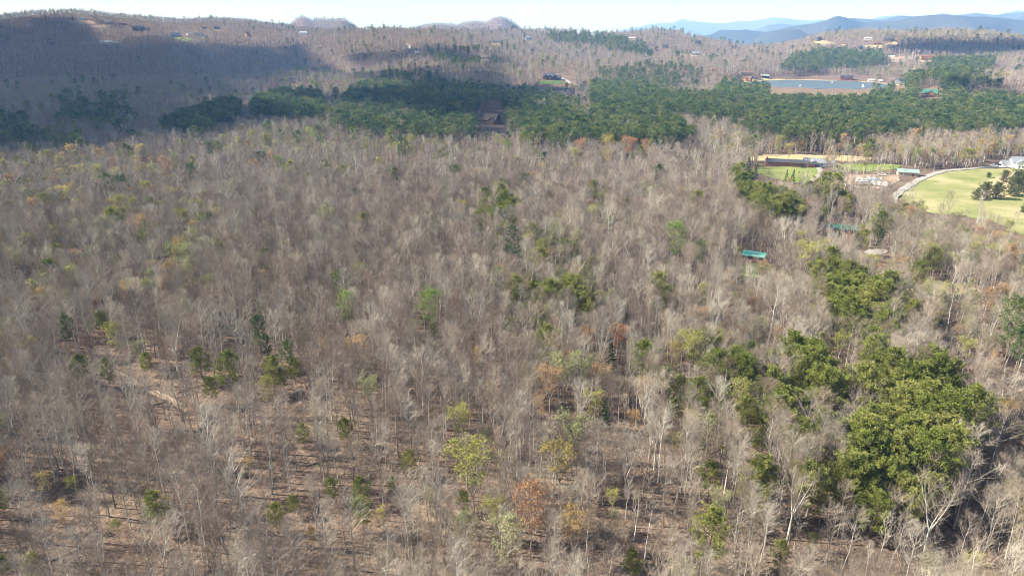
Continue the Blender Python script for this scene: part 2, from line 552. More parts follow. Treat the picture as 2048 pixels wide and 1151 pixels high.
ROADS, ROADW, CLEAR = [], [], []      # centre lines, widths, world polygons free of trees
def field(name, pp, mat, label, jit=1.5, step=5.0, off=0.3, clear=True, dmin=0):
    w = wpoly(pp, 6, jit, len(CLEAR))
    if clear:
        CLEAR.append(np.array(w))
    return drape(name, w, mat, label, off, step)

field('pasture', [(1800, 392), (1822, 372), (1862, 352), (1905, 342), (1980, 338), (2070, 338), (2140, 345), (2180, 420), (2130, 490), (2040, 470), (1985, 445), (1920, 432), (1850, 425), (1810, 412)],
      M['pasture'], 'wide green pasture with dry patches beside the curving gravel drive', 2.0)
field('dry_grass_bank', [(1960, 388), (1975, 366), (2000, 352), (2035, 345), (2062, 358), (2055, 385), (2010, 396)], M['straw'], 'tan dry bank around the shrubs in the pasture', 1.2, off=0.5)
field('lawn', [(1508, 338), (1560, 334), (1625, 336), (1640, 340), (1636, 352), (1620, 362), (1590, 366), (1560, 360), (1530, 352)], M['lawn'], 'green lawn in front of the long brick house', 1.0)
field('meadow', [(1660, 332), (1700, 328), (1770, 328), (1800, 333), (1770, 342), (1700, 343), (1665, 341)], M['lawn'], 'green meadow beyond the bare trees by the yard', 1.5)
field('dry_field', [(1450, 316), (1520, 311), (1560, 310), (1620, 309), (1700, 312), (1745, 317), (1700, 323), (1620, 321), (1580, 322), (1520, 322), (1465, 322)], M['straw'], 'pale tan field behind the long brick house', 1.5)
field('yard', [(1660, 352), (1720, 350), (1785, 349), (1800, 357), (1780, 372), (1740, 379), (1690, 371), (1655, 362)], M['earth'], 'bare earth yard with scattered trailers and cars', 1.2)
field('dirt_clearing', [(372, 838), (385, 815), (402, 825), (408, 850), (398, 864), (380, 862)], M['redearth'], 'reddish bare earth patch at the end of the woodland track', .6, step=1.5, off=.55)
ribbon('gravel_drive', [(1782, 400), (1806, 380), (1840, 360), (1880, 345), (1920, 340), (1985, 336), (2050, 337), (2110, 340)], 5.0, M['gravel'], 'pale gravel drive curving along the pasture to the white house', .6)
ribbon('house_drive', [(1636, 336), (1641, 344), (1636, 354), (1620, 364), (1600, 374)], 4.0, M['gravel'], 'pale drive curving down from the white garage', .6)
ribbon('woodland_track', [(225, 742), (262, 764), (310, 787), (350, 806), (378, 826), (395, 848)], 2.0, M['track'], 'pale track running diagonally through the bare woods', .4)
field('gravel_turnaround', [(1728, 503), (1750, 499), (1775, 500), (1768, 508), (1742, 512)], M['gravel'], 'pale gravel turnaround in the woods below the green roofs', .5, step=2.0)
field('clay_patch', [(1800, 585), (1850, 570), (1905, 565), (1950, 572), (1930, 590), (1870, 600), (1825, 602)], M['straw'], 'tan bare patch among the trees below the pasture', 1.0, step=3.0)
field('glade', [(1465, 535), (1500, 528), (1545, 530), (1550, 545), (1520, 556), (1480, 552)], M['lawn'], 'pale green glade below the turquoise roof', 1.0, step=3.0)

# ------------------------------------------------------------------ pond
def build_pond():
    m, n, o = new_mat('pond_water')
    p = n.nodes.new('ShaderNodeBsdfPrincipled')
    p.inputs['Base Color'].default_value = (0.055, 0.075, 0.08, 1)
    p.inputs['Roughness'].default_value = 0.3
    p.inputs['IOR'].default_value = 1.33
    nz = n.nodes.new('ShaderNodeTexNoise'); nz.inputs['Scale'].default_value = 0.8
    geo = n.nodes.new('ShaderNodeNewGeometry')
    n.links.new(geo.outputs['Position'], nz.inputs['Vector'])
    b = n.nodes.new('ShaderNodeBump'); b.inputs['Strength'].default_value = .25; b.inputs['Distance'].default_value = .1
    n.links.new(nz.outputs[0], b.inputs['Height']); n.links.new(b.outputs[0], p.inputs['Normal'])
    n.links.new(p.outputs[0], o.inputs['Surface'])
    s, c = math.sin(PA), math.cos(PA)
    V = []
    for a in range(96):
        t = 2 * math.pi * a / 96
        rr = .995 + .02 * math.sin(3 * t + 1) 
        lx, ly = 132 * rr * math.cos(t), 138 * rr * math.sin(t)
        V.append((POND_C[0] + lx * c + ly * s, POND_C[1] - lx * s + ly * c, POND_Z))
    o = link(bpy.data.objects.new('pond', mesh_from('pond', V, [tuple(range(96))], m)))
    tag(o, 'blue pond with fountains behind the pine woods', None, None, 'structure')
    def ring(r0, r1, t0, t1, name, mat, label, off):
        V, Fc = [], []
        nseg = 80
        for a in range(nseg + 1):
            t = t0 + (t1 - t0) * a / nseg
            for kx in range(5):
                rr = r0 + (r1 - r0) * kx / 4
                lx, ly = 132 * rr * math.cos(t), 138 * rr * math.sin(t)
                x, y = POND_C[0] + lx * c + ly * s, POND_C[1] - lx * s + ly * c
                V.append((x, y, float(z_at(x, y)) + off))
            if a:
                for kx in range(4):
                    b0 = a * 5 + kx
                    Fc.append((b0 - 5, b0 - 4, b0 + 1, b0))
        o = link(bpy.data.objects.new(name, mesh_from(name, V, Fc, mat, smooth=True)))
        tag(o, label, None, None, 'structure')
    ring(1.0, 1.13, R(-10), R(190), 'pond_bank', M['straw'], 'pale mown bank around the far shore of the pond', .4)
    ring(1.0, 1.62, R(190), R(350), 'pond_dam', M['dam'], 'reddish brown grass dam in front of the pond', .5)
build_pond()

# ------------------------------------------------------------------ far mountains
def mountain(name, d, pts, width, label, seed, rough=.09):
    P = np.array(pts, float)
    px = np.arange(P[0, 0], P[-1, 0] + 1, 8.0)
    py = np.interp(px, P[:, 0], P[:, 1]) + 2.0 * fbm(px / 40, px * 0 + seed, seed, 3)
    ns = 25
    V, Fc = [], []
    for a, (u, v) in enumerate(zip(px, py)):
        az = px_az(u, v)
        zc = CAMZ + d * float(elev_t(az, v))
        for kx in range(ns):
            s = (kx / (ns - 1) * 2 - 1)
            dd = d + s * width
            prof = (1 - abs(s)) ** 1.15
            x, y = dd * math.sin(az), dd * math.cos(az)
            V.append([x, y, -15 + (zc + 15) * prof, prof])
        if a:
            b = a * ns
            for kx in range(ns - 1):
                Fc.append((b - ns + kx, b + kx, b + kx + 1, b - ns + kx + 1))
    V = np.array(V)
    wob = fbm(V[:, 0] / (width * .45), V[:, 1] / (width * .45), seed + 20, 4)
    V[:, 2] += wob * width * rough * (1 - V[:, 3]) * V[:, 3] * 4
    o = link(bpy.data.objects.new(name, mesh_from(name, V[:, :3].tolist(), Fc, M['mountain'], smooth=True)))
    tag(o, label, None, None, 'structure')
mountain('mountain', 7600, [(1380, 86), (1450, 74), (1530, 64), (1580, 56), (1630, 46), (1680, 36), (1700, 37), (1730, 44), (1790, 40), (1840, 32), (1866, 29), (1900, 30), (1960, 34), (2000, 36), (2048, 43), (2150, 50), (2400, 60)], 1700, 'blue forested mountain range behind the wooded hill and pond', 3)
mountain('mountain', 9800, [(1620, 60), (1660, 44), (1700, 36), (1760, 42), (1800, 34), (1850, 34), (1910, 40), (1960, 33), (2048, 40), (2300, 40)], 2000, 'paler blue ridge just behind the blue mountain range', 5)
mountain('mountain', 12500, [(1400, 90), (1500, 62), (1536, 50), (1560, 47), (1590, 56), (1640, 66), (1760, 40), (1900, 34), (1950, 28), (1990, 32), (2048, 26), (2300, 34)], 2600, 'faint middle mountain ridge paler than the blue range', 7)
mountain('mountain', 18000, [(1180, 84), (1250, 60), (1320, 50), (1370, 47), (1400, 43), (1440, 45), (1500, 42), (1545, 36), (1580, 40), (1620, 42), (1680, 50), (1760, 36), (1800, 30), (1860, 40), (1960, 30), (2048, 28), (2300, 30)], 4000, 'palest far mountain range almost lost in the haze', 9)

HAZE = 1.0e-4
# ------------------------------------------------------------------ haze
def build_haze():
    m, n, o = new_mat('haze')
    v = n.nodes.new('ShaderNodeVolumePrincipled')
    v.inputs['Color'].default_value = (0.22, 0.44, 0.95, 1)
    v.inputs['Absorption Color'].default_value = (1, 1, 1, 1)
    v.inputs['Density'].default_value = HAZE
    v.inputs['Anisotropy'].default_value = 0.0
    n.links.new(v.outputs[0], o.inputs['Volume'])
    x0, x1, y0, y1, z0, z1 = -22000, 22000, -3000, 22500, float(GZ.min()) - 20, 900
    V = [(x, y, z) for z in (z0, z1) for x, y in ((x0, y0), (x1, y0), (x1, y1), (x0, y1))]
    Fc = [(3, 2, 1, 0), (4, 5, 6, 7), (0, 1, 5, 4), (1, 2, 6, 5), (2, 3, 7, 6), (3, 0, 4, 7)]
    b = link(bpy.data.objects.new('haze', mesh_from('haze', V, Fc, m)))
    tag(b, 'thin blue haze over the whole valley', None, None, 'stuff')

build_haze()

# ------------------------------------------------------------------ tree meshes
class TB:
    """collects one tree part: tapered tubes and leaf faces"""
    def __init__(s):
        s.V, s.F, s.M = [], [], []

    def tube(s, pts, rad, sides, mat, tip=True):
        base = len(s.V)
        n = len(pts)
        for a, p in enumerate(pts):
            if tip and a == n - 1:
                s.V.append(tuple(p))
                break
            t = pts[min(a + 1, n - 1)] - pts[max(a - 1, 0)]
            t = t / (np.linalg.norm(t) + 1e-9)
            h = np.array([0, 0, 1.0]) if abs(t[2]) < .8 else np.array([1.0, 0, 0])
            u = np.cross(t, h); u /= np.linalg.norm(u) + 1e-9
            v = np.cross(t, u)
            for q in range(sides):
                an = 2 * math.pi * q / sides
                s.V.append(tuple(p + (u * math.cos(an) + v * math.sin(an)) * rad[a]))
        for a in range(n - 1):
            b = base + a * sides
            last = tip and a == n - 2
            for q in range(sides):
                q2 = (q + 1) % sides
                if last:
                    s.F.append((b + q, b + q2, base + (n - 1) * sides))
                else:
                    s.F.append((b + q, b + q2, b + sides + q2, b + sides + q))
                s.M.append(mat)

    def leaf(s, p, nrm, size, mat, rr):
        h = np.array([rr.gauss(0, 1), rr.gauss(0, 1), rr.gauss(0, 1)])
        u = np.cross(nrm, h); u /= np.linalg.norm(u) + 1e-9
        v = np.cross(nrm, u); v /= np.linalg.norm(v) + 1e-9
        b = len(s.V)
        a1, a2 = size * rr.uniform(.4, .65), size * rr.uniform(.3, .5)
        s.V += [tuple(p - u * a1), tuple(p + v * a2 * .8), tuple(p + u * a1), tuple(p - v * a2)]
        s.F.append((b, b + 1, b + 2, b + 3)); s.M.append(mat)

    def tuft(s, p, d, size, n, mat, rr):
        """needle spray: thin triangles radiating from p about direction d"""
        for _ in range(n):
            q = d * .7 + np.array([rr.gauss(0, .6), rr.gauss(0, .6), rr.gauss(.15, .5)])
            q = q / (np.linalg.norm(q) + 1e-9)
            h = np.array([rr.gauss(0, 1), rr.gauss(0, 1), rr.gauss(0, 1)])
            w = np.cross(q, h); w = w / (np.linalg.norm(w) + 1e-9) * size * rr.uniform(.10, .20)
            L = size * rr.uniform(.7, 1.25)
            b = len(s.V)
            s.V += [tuple(p - w * .5 - q * size * .1), tuple(p + q * L), tuple(p + w + q * L * .35)]
            s.F.append((b, b + 1, b + 2)); s.M.append(mat)

    def mesh(s, name, mats):
        return mesh_from(name, s.V, s.F, mats, s.M)

def vrot(d, ang_from_d, spin):
    """a unit vector leaning ang from d, spun about it"""
    d = d / (np.linalg.norm(d) + 1e-9)
    h = np.array([0, 0, 1.0]) if abs(d[2]) < .9 else np.array([1.0, 0, 0])
    u = np.cross(d, h); u /= np.linalg.norm(u)
    v = np.cross(d, u)
    return d * math.cos(ang_from_d) + (u * math.cos(spin) + v * math.sin(spin)) * math.sin(ang_from_d)

UP = np.array([0, 0, 1.0])

def grow(p, d, L, rr, n, lift=.25, wob=.12):
    pts = [np.array(p)]
    dd = d.copy()
    for a in range(n):
        dd = dd + UP * lift / n + np.array([rr.gauss(0, wob), rr.gauss(0, wob), rr.gauss(0, wob * .6)])
        dd /= np.linalg.norm(dd)
        pts.append(pts[-1] + dd * L / n)
    return pts, dd

def gen_bare(seed, h, form, lod, leaf=None, dens=1.0):
    """returns (trunk TB, crown TB); materials: 0 bark, 1 twig, 2 leaves"""
    rr = random.Random(seed)
    T, C = TB(), TB()
    bole, cr, nf = {'tall': (.46, .145, 1), 'oak': (.34, .225, 1), 'vase': (.36, .18, 3), 'slim': (.55, .11, 1), 'twin': (.24, .15, 2), 'sap': (.30, .20, 1)}[form]
    r0 = h * (.0110 if form != 'oak' else .0135) * (1, 1.25, 1.5)[lod]
    n1, n2, n3, n4 = {0: (15, 6, 6, 1), 1: (10, 4, 5, 0), 2: (7, 5, 0, 0)}[lod]
    k1, k2, k3 = {0: (1, 1, 1), 1: (1.4, 1.7, 2.5), 2: (2.2, 7.0, 1)}[lod]
    if form == 'sap':
        n1, n2, n3, n4 = (10, 5, 2, 0) if lod == 0 else (7, 4, 0, 0)
        k2, k3 = (1.2, 1.7) if lod == 0 else (2.6, 1)
    ns = 6 if lod == 0 else (4 if lod == 1 else 2)
    leaders = []
    lean = np.array([rr.gauss(0, .035), rr.gauss(0, .035), 1.0])
    if nf == 1:
        pts = [np.array([0, 0, -.6])]
        for a in range(ns):
            pts.append(pts[-1] + (lean + np.array([rr.gauss(0, .05), rr.gauss(0, .05), 0])) * (h * .98 + .6) / ns)
        rad = [r0 * (1 - .93 * (a / ns) ** .85) for a in range(ns + 1)]
        T.tube(pts, rad, 5 if lod == 0 else 3, 0)
        leaders.append((pts, rad, bole))
    else:
        hf = h * bole * rr.uniform(.8, 1.1)
        pts = [np.array([0, 0, -.6]), lean * hf * .5, lean * hf]
        T.tube(pts, [r0 * 1.15, r0, r0 * .9], 5 if lod == 0 else 3, 0, tip=False)
        for q in range(nf):
            az = 2 * math.pi * (q + rr.random() * .5) / nf
            d = np.array([math.cos(az) * .36, math.sin(az) * .36, 1.0]); d /= np.linalg.norm(d)
            lp, _ = grow(pts[-1], d, (h - hf) * rr.uniform(.85, 1.02), rr, max(2, ns - 2), .35, .05)
            rad = [r0 * .75 * (1 - .93 * (a / (len(lp) - 1)) ** .9) for a in range(len(lp))]
            T.tube(lp, rad, 4 if lod == 0 else 3, 0)
            leaders.append((lp, rad, .18))
    per = max(3, int(round(n1 * (1.25 if nf > 1 else 1) / len(leaders))))
    tips = []
    for (lp, lr, bl) in leaders:
        spin = rr.uniform(0, 6)
        for q in range(per):
            t = bl + (1 - bl) * ((q + rr.uniform(.1, .9)) / per) ** .9 * .97
            fidx = t * (len(lp) - 1)
            a = min(int(fidx), len(lp) - 2)
            p = lp[a] + (lp[a + 1] - lp[a]) * (fidx - a)
            spin += 2.4 + rr.uniform(-.4, .4)
            rel = (t - bl) / (1 - bl)
            prof = (.55 + 1.1 * rel) if rel < .4 else (1.0 * (1 - ((rel - .4) / .6) ** 1.6) + .22)
            L = h * cr * prof * rr.uniform(.75, 1.25) * (1.25 if nf > 1 else 1.15)
            el = R(rr.uniform(28, 48) + 18 * rel)
            d = np.array([math.cos(spin) * math.cos(el), math.sin(spin) * math.cos(el), math.sin(el)])
            bp, bd = grow(p, d, L, rr, 3 if lod < 2 else 2, .45, .10)
            rb = min(lr[a] * .6, .012 * L + .012) * k1
            C.tube(bp, [rb * (1 - .8 * b / (len(bp) - 1)) for b in range(len(bp))], 3, 0)
            for q2 in range(n2):
                t2 = .22 + .75 * (q2 + rr.random()) / n2
                f2 = t2 * (len(bp) - 1)
                a2 = min(int(f2), len(bp) - 2)
                p2 = bp[a2] + (bp[a2 + 1] - bp[a2]) * (f2 - a2)
                d2 = vrot(bp[a2 + 1] - bp[a2], R(rr.uniform(25, 60)), rr.uniform(0, 6.28))
                d2[2] += .25
                L2 = L * rr.uniform(.35, .6) * (1.15 - .5 * t2) + .5
                if n3 == 0:
                    q_, _ = grow(p2, d2 / np.linalg.norm(d2), L2 * 1.25, rr, 1, .2, .1)
                    C.tube(q_, [.028 * k2, 0], 3, 1)
                    tips.append(q_[-1]); tips.append((q_[0] + q_[1]) / 2)
                    continue
                q_, e2 = grow(p2, d2 / np.linalg.norm(d2), L2, rr, 2, .3, .15)
                C.tube(q_, [.026 * k2, .016 * k2, 0], 3, 1)
                for q3 in range(n3):
                    t3 = .15 + .85 * (q3 + rr.random()) / n3
                    f3 = t3 * 2
                    a3 = min(int(f3), 1)
                    p3 = q_[a3] + (q_[a3 + 1] - q_[a3]) * (f3 - a3)
                    d3 = vrot(q_[a3 + 1] - q_[a3], R(rr.uniform(20, 55)), rr.uniform(0, 6.28))
                    d3[2] += .2
                    d3 /= np.linalg.norm(d3)
                    L3 = (L2 * rr.uniform(.35, .65) + .35)
                    e3 = p3 + d3 * L3
                    C.tube([p3, e3], [.016 * k3, 0], 3, 1)
                    tips.append(e3)
                    for q4 in range(n4):
                        p4 = p3 + d3 * L3 * rr.uniform(.25, .8)
                        d4 = vrot(d3, R(rr.uniform(25, 55)), rr.uniform(0, 6.28)); d4[2] += .15
                        e4 = p4 + d4 * L3 * rr.uniform(.4, .7)
                        C.tube([p4, e4], [.011, 0], 3, 1)
                        if leaf:
                            tips.append(e4)
    if leaf:
        size = {0: .31, 1: .75, 2: 1.7}[lod] * dens
        npt = {0: 3, 1: 3, 2: 2}[lod]
        top = h * .45
        for p in tips:
            for _ in range(npt):
                if lod == 0 and rr.random() < .25:
                    continue
                g = np.array([rr.gauss(0, 1), rr.gauss(0, 1), rr.gauss(.5, 1)])
                g /= np.linalg.norm(g)
                C.leaf(p + g * size * rr.uniform(0, 1.0), g, size * rr.uniform(.7, 1.3), 2, rr)
    return T, C

def gen_pine(seed, h, form, lod):
    """form: scrub (irregular olive pine), tall (long bole, rounded head), plate (layered white pine), cone (spruce, cedar), bush"""
    rr = random.Random(seed)
    T, C = TB(), TB()
    b0, cr, nb, up = {'scrub': (.26, .33, 40, 20), 'tall': (.48, .205, 30, 25), 'plate': (.22, .22, 36, 5), 'cone': (.06, .22, 44, -8), 'bush': (.02, .80, 34, 30)}[form]
    nb = int(nb * {0: 1.25, 1: .8, 2: .45}[lod])
    tn, nn, ts = {0: (26, 10, .46), 1: (9, 7, 1.1), 2: (5, 5, 2.1)}[lod]
    if form in ('cone', 'bush'):
        ts *= .8
    ns = {0: 5, 1: 3, 2: 2}[lod]
    lean = np.array([rr.gauss(0, .04), rr.gauss(0, .04), 1.0])
    pts = [np.array([0, 0, -.6])]
    for a in range(ns):
        pts.append(pts[-1] + (lean + np.array([rr.gauss(0, .03), rr.gauss(0, .03), 0])) * (h * .97 + .6) / ns)
    r0 = h * .0105
    T.tube(pts, [r0 * (1 - .92 * a / ns) for a in range(ns + 1)], 5 if lod == 0 else 3, 0)
    spin = rr.uniform(0, 6)
    for q in range(nb):
        rel = (q + rr.random()) / nb
        t = b0 + (1 - b0) * rel * .98
        f = t * ns
        a = min(int(f), ns - 1)
        p = pts[a] + (pts[a + 1] - pts[a]) * (f - a)
        spin += 2.4 + rr.uniform(-.5, .5)
        if form == 'cone':
            prof = 1.02 - rel * .93
        elif form == 'tall':
            prof = (.5 + 1.1 * rel) if rel < .45 else 1.0 * (1 - ((rel - .45) / .55) ** 2.2) + .2
        elif form == 'bush':
            prof = .75 + .35 * math.sin(rel * 3) - rel * .45
        elif form == 'plate':
            prof = (1.0 - rel * .75) * (1.25 if int(rel * 9) % 2 else .75)
        else:
            prof = (.75 + .5 * rel) if rel < .35 else (.95 - ((rel - .35) / .65) ** 1.8 * .75)
        L = h * cr * prof * rr.uniform(.7, 1.3)
        el = R(up + rr.uniform(-12, 14) + (35 * rel if form != 'plate' else 15 * rel))
        d = np.array([math.cos(spin) * math.cos(el), math.sin(spin) * math.cos(el), math.sin(el)])
        bp, bd = grow(p, d, L, rr, 2, .25 if form != 'cone' else .1, .1)
        C.tube(bp, [max(.02, L * .014), max(.015, L * .009), 0], 3, 0)
        m = max(2, int(tn * min(1.2, .5 + prof * .6)))
        for q2 in range(m):
            t2 = (.25 if form in ('cone', 'bush') else .38) + .66 * (q2 + rr.random() * .8) / m
            f2 = min(t2, 1.0) * 2
            a2 = min(int(f2), 1)
            p2 = bp[a2] + (bp[a2 + 1] - bp[a2]) * (f2 - a2)
            side = vrot(bd, R(rr.uniform(30, 80)), rr.uniform(0, 6.28))
            side[2] *= .35 if form in ('plate', 'cone') else .7
            p2 = p2 + side * L * rr.uniform(.05, .34) * (1.15 - .6 * t2)
            C.tuft(p2, bd * .5 + side * .5 + UP * .25, ts * rr.uniform(.75, 1.25), nn, 1, rr)
    for q in range(3):
        C.tuft(pts[-1] - UP * q * ts * .5, UP, ts, nn, 1, rr)
    return T, C

LEAFM = ['leaf_green', 'leaf_lime', 'leaf_yellow', 'leaf_gold', 'leaf_orange', 'leaf_red', 'leaf_pale', 'leaf_peach']
PROTO = {}       # (kind, species, variant, lod) -> dict(trunk mesh, crown mesh, height)

def reg(key, T, C, mats_t, mats_c, h):
    nm = '_'.join(str(q) for q in key)
    PROTO[key] = dict(trunk=T.mesh('trunk', [M[q] for q in mats_t]), crown=C.mesh('crown', [M[q] for q in mats_c]), h=h, T=T, C=C, mt=mats_t, mc=mats_c)

FORMS = ['tall', 'slim', 'oak', 'vase', 'tall', 'twin', 'slim', 'tall']
for v, fm in enumerate(FORMS):
    reg(('bare', 'bare', v, 0), *gen_bare(100 + v, 20.0, fm, 0), ['bark'], ['bark', 'twig'], 20.0)
    if v < 6:
        reg(('bare', 'bare', v, 1), *gen_bare(200 + v, 20.0, fm, 1), ['bark'], ['bark', 'twig'], 20.0)
    if v < 4:
        reg(('bare', 'bare', v, 2), *gen_bare(300 + v, 20.0, fm, 2), ['bark_far'], ['bark_far', 'twig_far'], 20.0)
for v in range(3):
    reg(('sap', 'sap', v, 0), *gen_bare(400 + v, 9.0, 'sap', 0), ['bark'], ['bark', 'twig'], 9.0)
    reg(('sap', 'sap', v, 1), *gen_bare(410 + v, 9.0, 'sap', 1), ['bark'], ['bark', 'twig'], 9.0)
for li, lm in enumerate(LEAFM):
    for v, fm in enumerate(['vase', 'oak']):
        reg(('leaf', lm, v, 0), *gen_bare(500 + li * 7 + v, 17.0, fm, 0, True), ['bark'], ['bark', 'twig', lm], 17.0)
        reg(('leaf', lm, v, 1), *gen_bare(600 + li * 7 + v, 17.0, fm, 1, True), ['bark'], ['bark', 'twig', lm], 17.0)
    reg(('leaf', lm, 0, 2), *gen_bare(700 + li, 17.0, 'vase', 2, True), ['bark'], ['bark', 'twig', lm], 17.0)
for sp, fm, mt, hh in [('olive', 'scrub', 'needle_olive', 15.0), ('dark', 'tall', 'needle_dark', 22.0), ('white', 'plate', 'needle_blue', 24.0), ('spruce', 'cone', 'needle_spruce', 14.0), ('bush', 'bush', 'needle_shrub', 5.0)]:
    for v in range({'olive': 4, 'dark': 4, 'white': 1, 'spruce': 2, 'bush': 2}[sp]):
        for lod in ((0, 1, 2) if sp in ('olive', 'dark') else (0,)):
            reg(('pine', sp, v, lod), *gen_pine(800 + v + lod * 10 + len(sp), hh, fm, lod), ['pine_bark'], ['pine_bark', mt], hh)
print('proto tris', sum(len(p['C'].F) + len(p['T'].F) for p in PROTO.values()), len(PROTO))

# ------------------------------------------------------------------ where each kind of tree grows (outlines in photo pixels, by tree crown)
# (outline, species, share of the trees inside)
REG = [
    ([(1728, 700), (1800, 702), (1880, 748), (1952, 765), (1945, 830), (1920, 900), (1885, 945), (1830, 985), (1740, 990), (1700, 950), (1705, 860), (1722, 780)], 'olive', .93),
    ([(1588, 705), (1640, 695), (1702, 722), (1690, 770), (1610, 810), (1560, 780), (1580, 740)], 'olive', .72),
    ([(1560, 770), (1610, 815), (1710, 770), (1715, 960), (1620, 935), (1540, 900)], 'olive', .24),
    ([(1640, 540), (1700, 535), (1765, 570), (1790, 600), (1760, 640), (1700, 640), (1655, 600)], 'olive', .85),
    ([(1740, 600), (1830, 600), (1815, 640), (1770, 668), (1725, 668), (1720, 640)], 'olive', .6),
    ([(1462, 350), (1510, 345), (1560, 385), (1610, 420), (1600, 445), (1530, 420), (1475, 385)], 'olive', .8),
    ([(1595, 372), (1660, 365), (1722, 385), (1700, 400), (1620, 392)], 'olive', .6),
    ([(1600, 925), (1690, 925), (1740, 985), (1690, 1000), (1620, 985)], 'olive', .8),
    ([(1510, 925), (1600, 925), (1605, 952), (1515, 952)], 'olive', .8),
    ([(960, 385), (1010, 380), (1030, 430), (1015, 480), (985, 470), (970, 430)], 'olive', .55),
    ([(1060, 470), (1140, 470), (1150, 520), (1080, 520)], 'olive', .6),
    ([(1090, 545), (1190, 545), (1200, 610), (1120, 620)], 'olive', .5),
    ([(1000, 540), (1060, 530), (1130, 640), (1120, 690), (1060, 640), (1010, 590)], 'olive', .35),
    ([(1400, 690), (1560, 690), (1600, 850), (1480, 960), (1400, 860)], 'olive', .22),
    ([(1480, 780), (1580, 780), (1580, 880), (1480, 880)], 'olive', .2),
    ([(500, 240), (512, 205), (560, 190), (640, 195), (655, 240)], 'dark', .97),
    ([(330, 262), (400, 228), (470, 210), (485, 240), (400, 268)], 'dark', .85),
    ([(655, 250), (700, 190), (770, 155), (830, 145), (900, 170), (1000, 185), (1100, 195), (1175, 210), (1175, 245), (1060, 285), (900, 280), (760, 275)], 'dark', .33),
    ([(1040, 235), (1180, 225), (1180, 165), (1260, 178), (1340, 195), (1420, 200), (1450, 160), (1505, 162), (1560, 178), (1620, 205), (1700, 205), (1780, 178), (1830, 148), (1900, 143), (1990, 165), (2060, 185), (2060, 262), (1900, 268), (1780, 272), (1600, 285), (1500, 262), (1440, 240), (1380, 292), (1200, 292), (1050, 288)], 'dark', .58),
    ([(1330, 235), (1400, 240), (1460, 262), (1500, 290), (1400, 292)], 'bare', 1.0),
    ([(1930, 170), (2060, 175), (2060, 205), (1930, 200)], 'bare', .6),
    ([(1560, 140), (1590, 112), (1650, 103), (1760, 106), (1775, 130), (1650, 140), (1600, 150)], 'dark', .6),
    ([(1840, 132), (1900, 122), (1990, 122), (1980, 138), (1900, 142)], 'dark', .8),
    ([(1190, 150), (1300, 130), (1400, 135), (1400, 170), (1300, 180), (1200, 170)], 'dark', .3),
    ([(1100, 70), (1220, 72), (1320, 100), (1300, 115), (1180, 92), (1100, 85)], 'dark', .28),
    ([(120, 195), (260, 195), (270, 275), (120, 270)], 'dark', .10),
    ([(0, 235), (60, 235), (60, 300), (0, 300)], 'dark', .16),
    ([(30, 280), (180, 285), (180, 305), (30, 305)], 'dark', .22),
    ([(820, 100), (960, 95), (1000, 130), (900, 130)], 'dark', .15),
]
# leafing trees: outline, share, mix
LREG = [
    ([(0, 290), (330, 290), (460, 420), (440, 560), (0, 600)], .22, {'leaf_yellow': 1.2, 'leaf_gold': 1.2, 'leaf_lime': 3, 'leaf_pale': 4, 'leaf_peach': 1.5, 'leaf_orange': .2, 'leaf_red': .15}),
    ([(440, 255), (920, 255), (920, 300), (440, 300)], .25, {'leaf_lime': 3, 'leaf_pale': 3, 'leaf_green': 1, 'leaf_peach': 1}),
    ([(1420, 255), (1560, 255), (1560, 300), (1420, 300)], .4, {'leaf_lime': 2, 'leaf_pale': 3, 'leaf_peach': 1}),
    ([(1560, 262), (2060, 262), (2060, 312), (1560, 308)], .38, {'leaf_peach': 3, 'leaf_pale': 2, 'leaf_yellow': .8, 'leaf_lime': 1.6, 'leaf_gold': 1}),
    ([(1790, 400), (2060, 450), (2060, 680), (1850, 660), (1750, 540), (1700, 430)], .34, {'leaf_pale': 5, 'leaf_lime': 1.4, 'leaf_peach': .8}),
    ([(1380, 540), (1650, 540), (1650, 700), (1360, 720)], .16, {'leaf_pale': 4, 'leaf_lime': 1, 'leaf_peach': 1}),
    ([(1040, 650), (1420, 670), (1420, 860), (1060, 860)], .17, {'leaf_pale': 4, 'leaf_lime': 1, 'leaf_yellow': 1, 'leaf_peach': 1.6}),
    ([(1840, 860), (2060, 820), (2060, 1160), (1840, 1160)], .10, {'leaf_pale': 4, 'leaf_lime': 1}),
    ([(560, 150), (760, 130), (1000, 150), (1000, 200), (760, 200), (560, 190)], .22, {'leaf_pale': 3, 'leaf_green': 1.2, 'leaf_lime': 2}),
    ([(950, 115), (1100, 105), (1200, 140), (1050, 150), (950, 140)], .25, {'leaf_pale': 3, 'leaf_lime': 1, 'leaf_peach': 1}),
    ([(1180, 170), (1420, 140), (1440, 200), (1200, 200)], .12, {'leaf_pale': 3, 'leaf_lime': 2}),
    ([(1650, 60), (2060, 60), (2060, 85), (1650, 75)], .3, {'leaf_pale': 3, 'leaf_lime': .6, 'leaf_peach': .6}),
    ([(1700, 128), (1850, 128), (1850, 150), (1700, 150)], .4, {'leaf_pale': 3, 'leaf_lime': 2}),
]
LBASE = {'leaf_pale': 3, 'leaf_lime': 1.2, 'leaf_yellow': .5, 'leaf_gold': .5, 'leaf_peach': 1.2, 'leaf_orange': .1, 'leaf_red': .06}
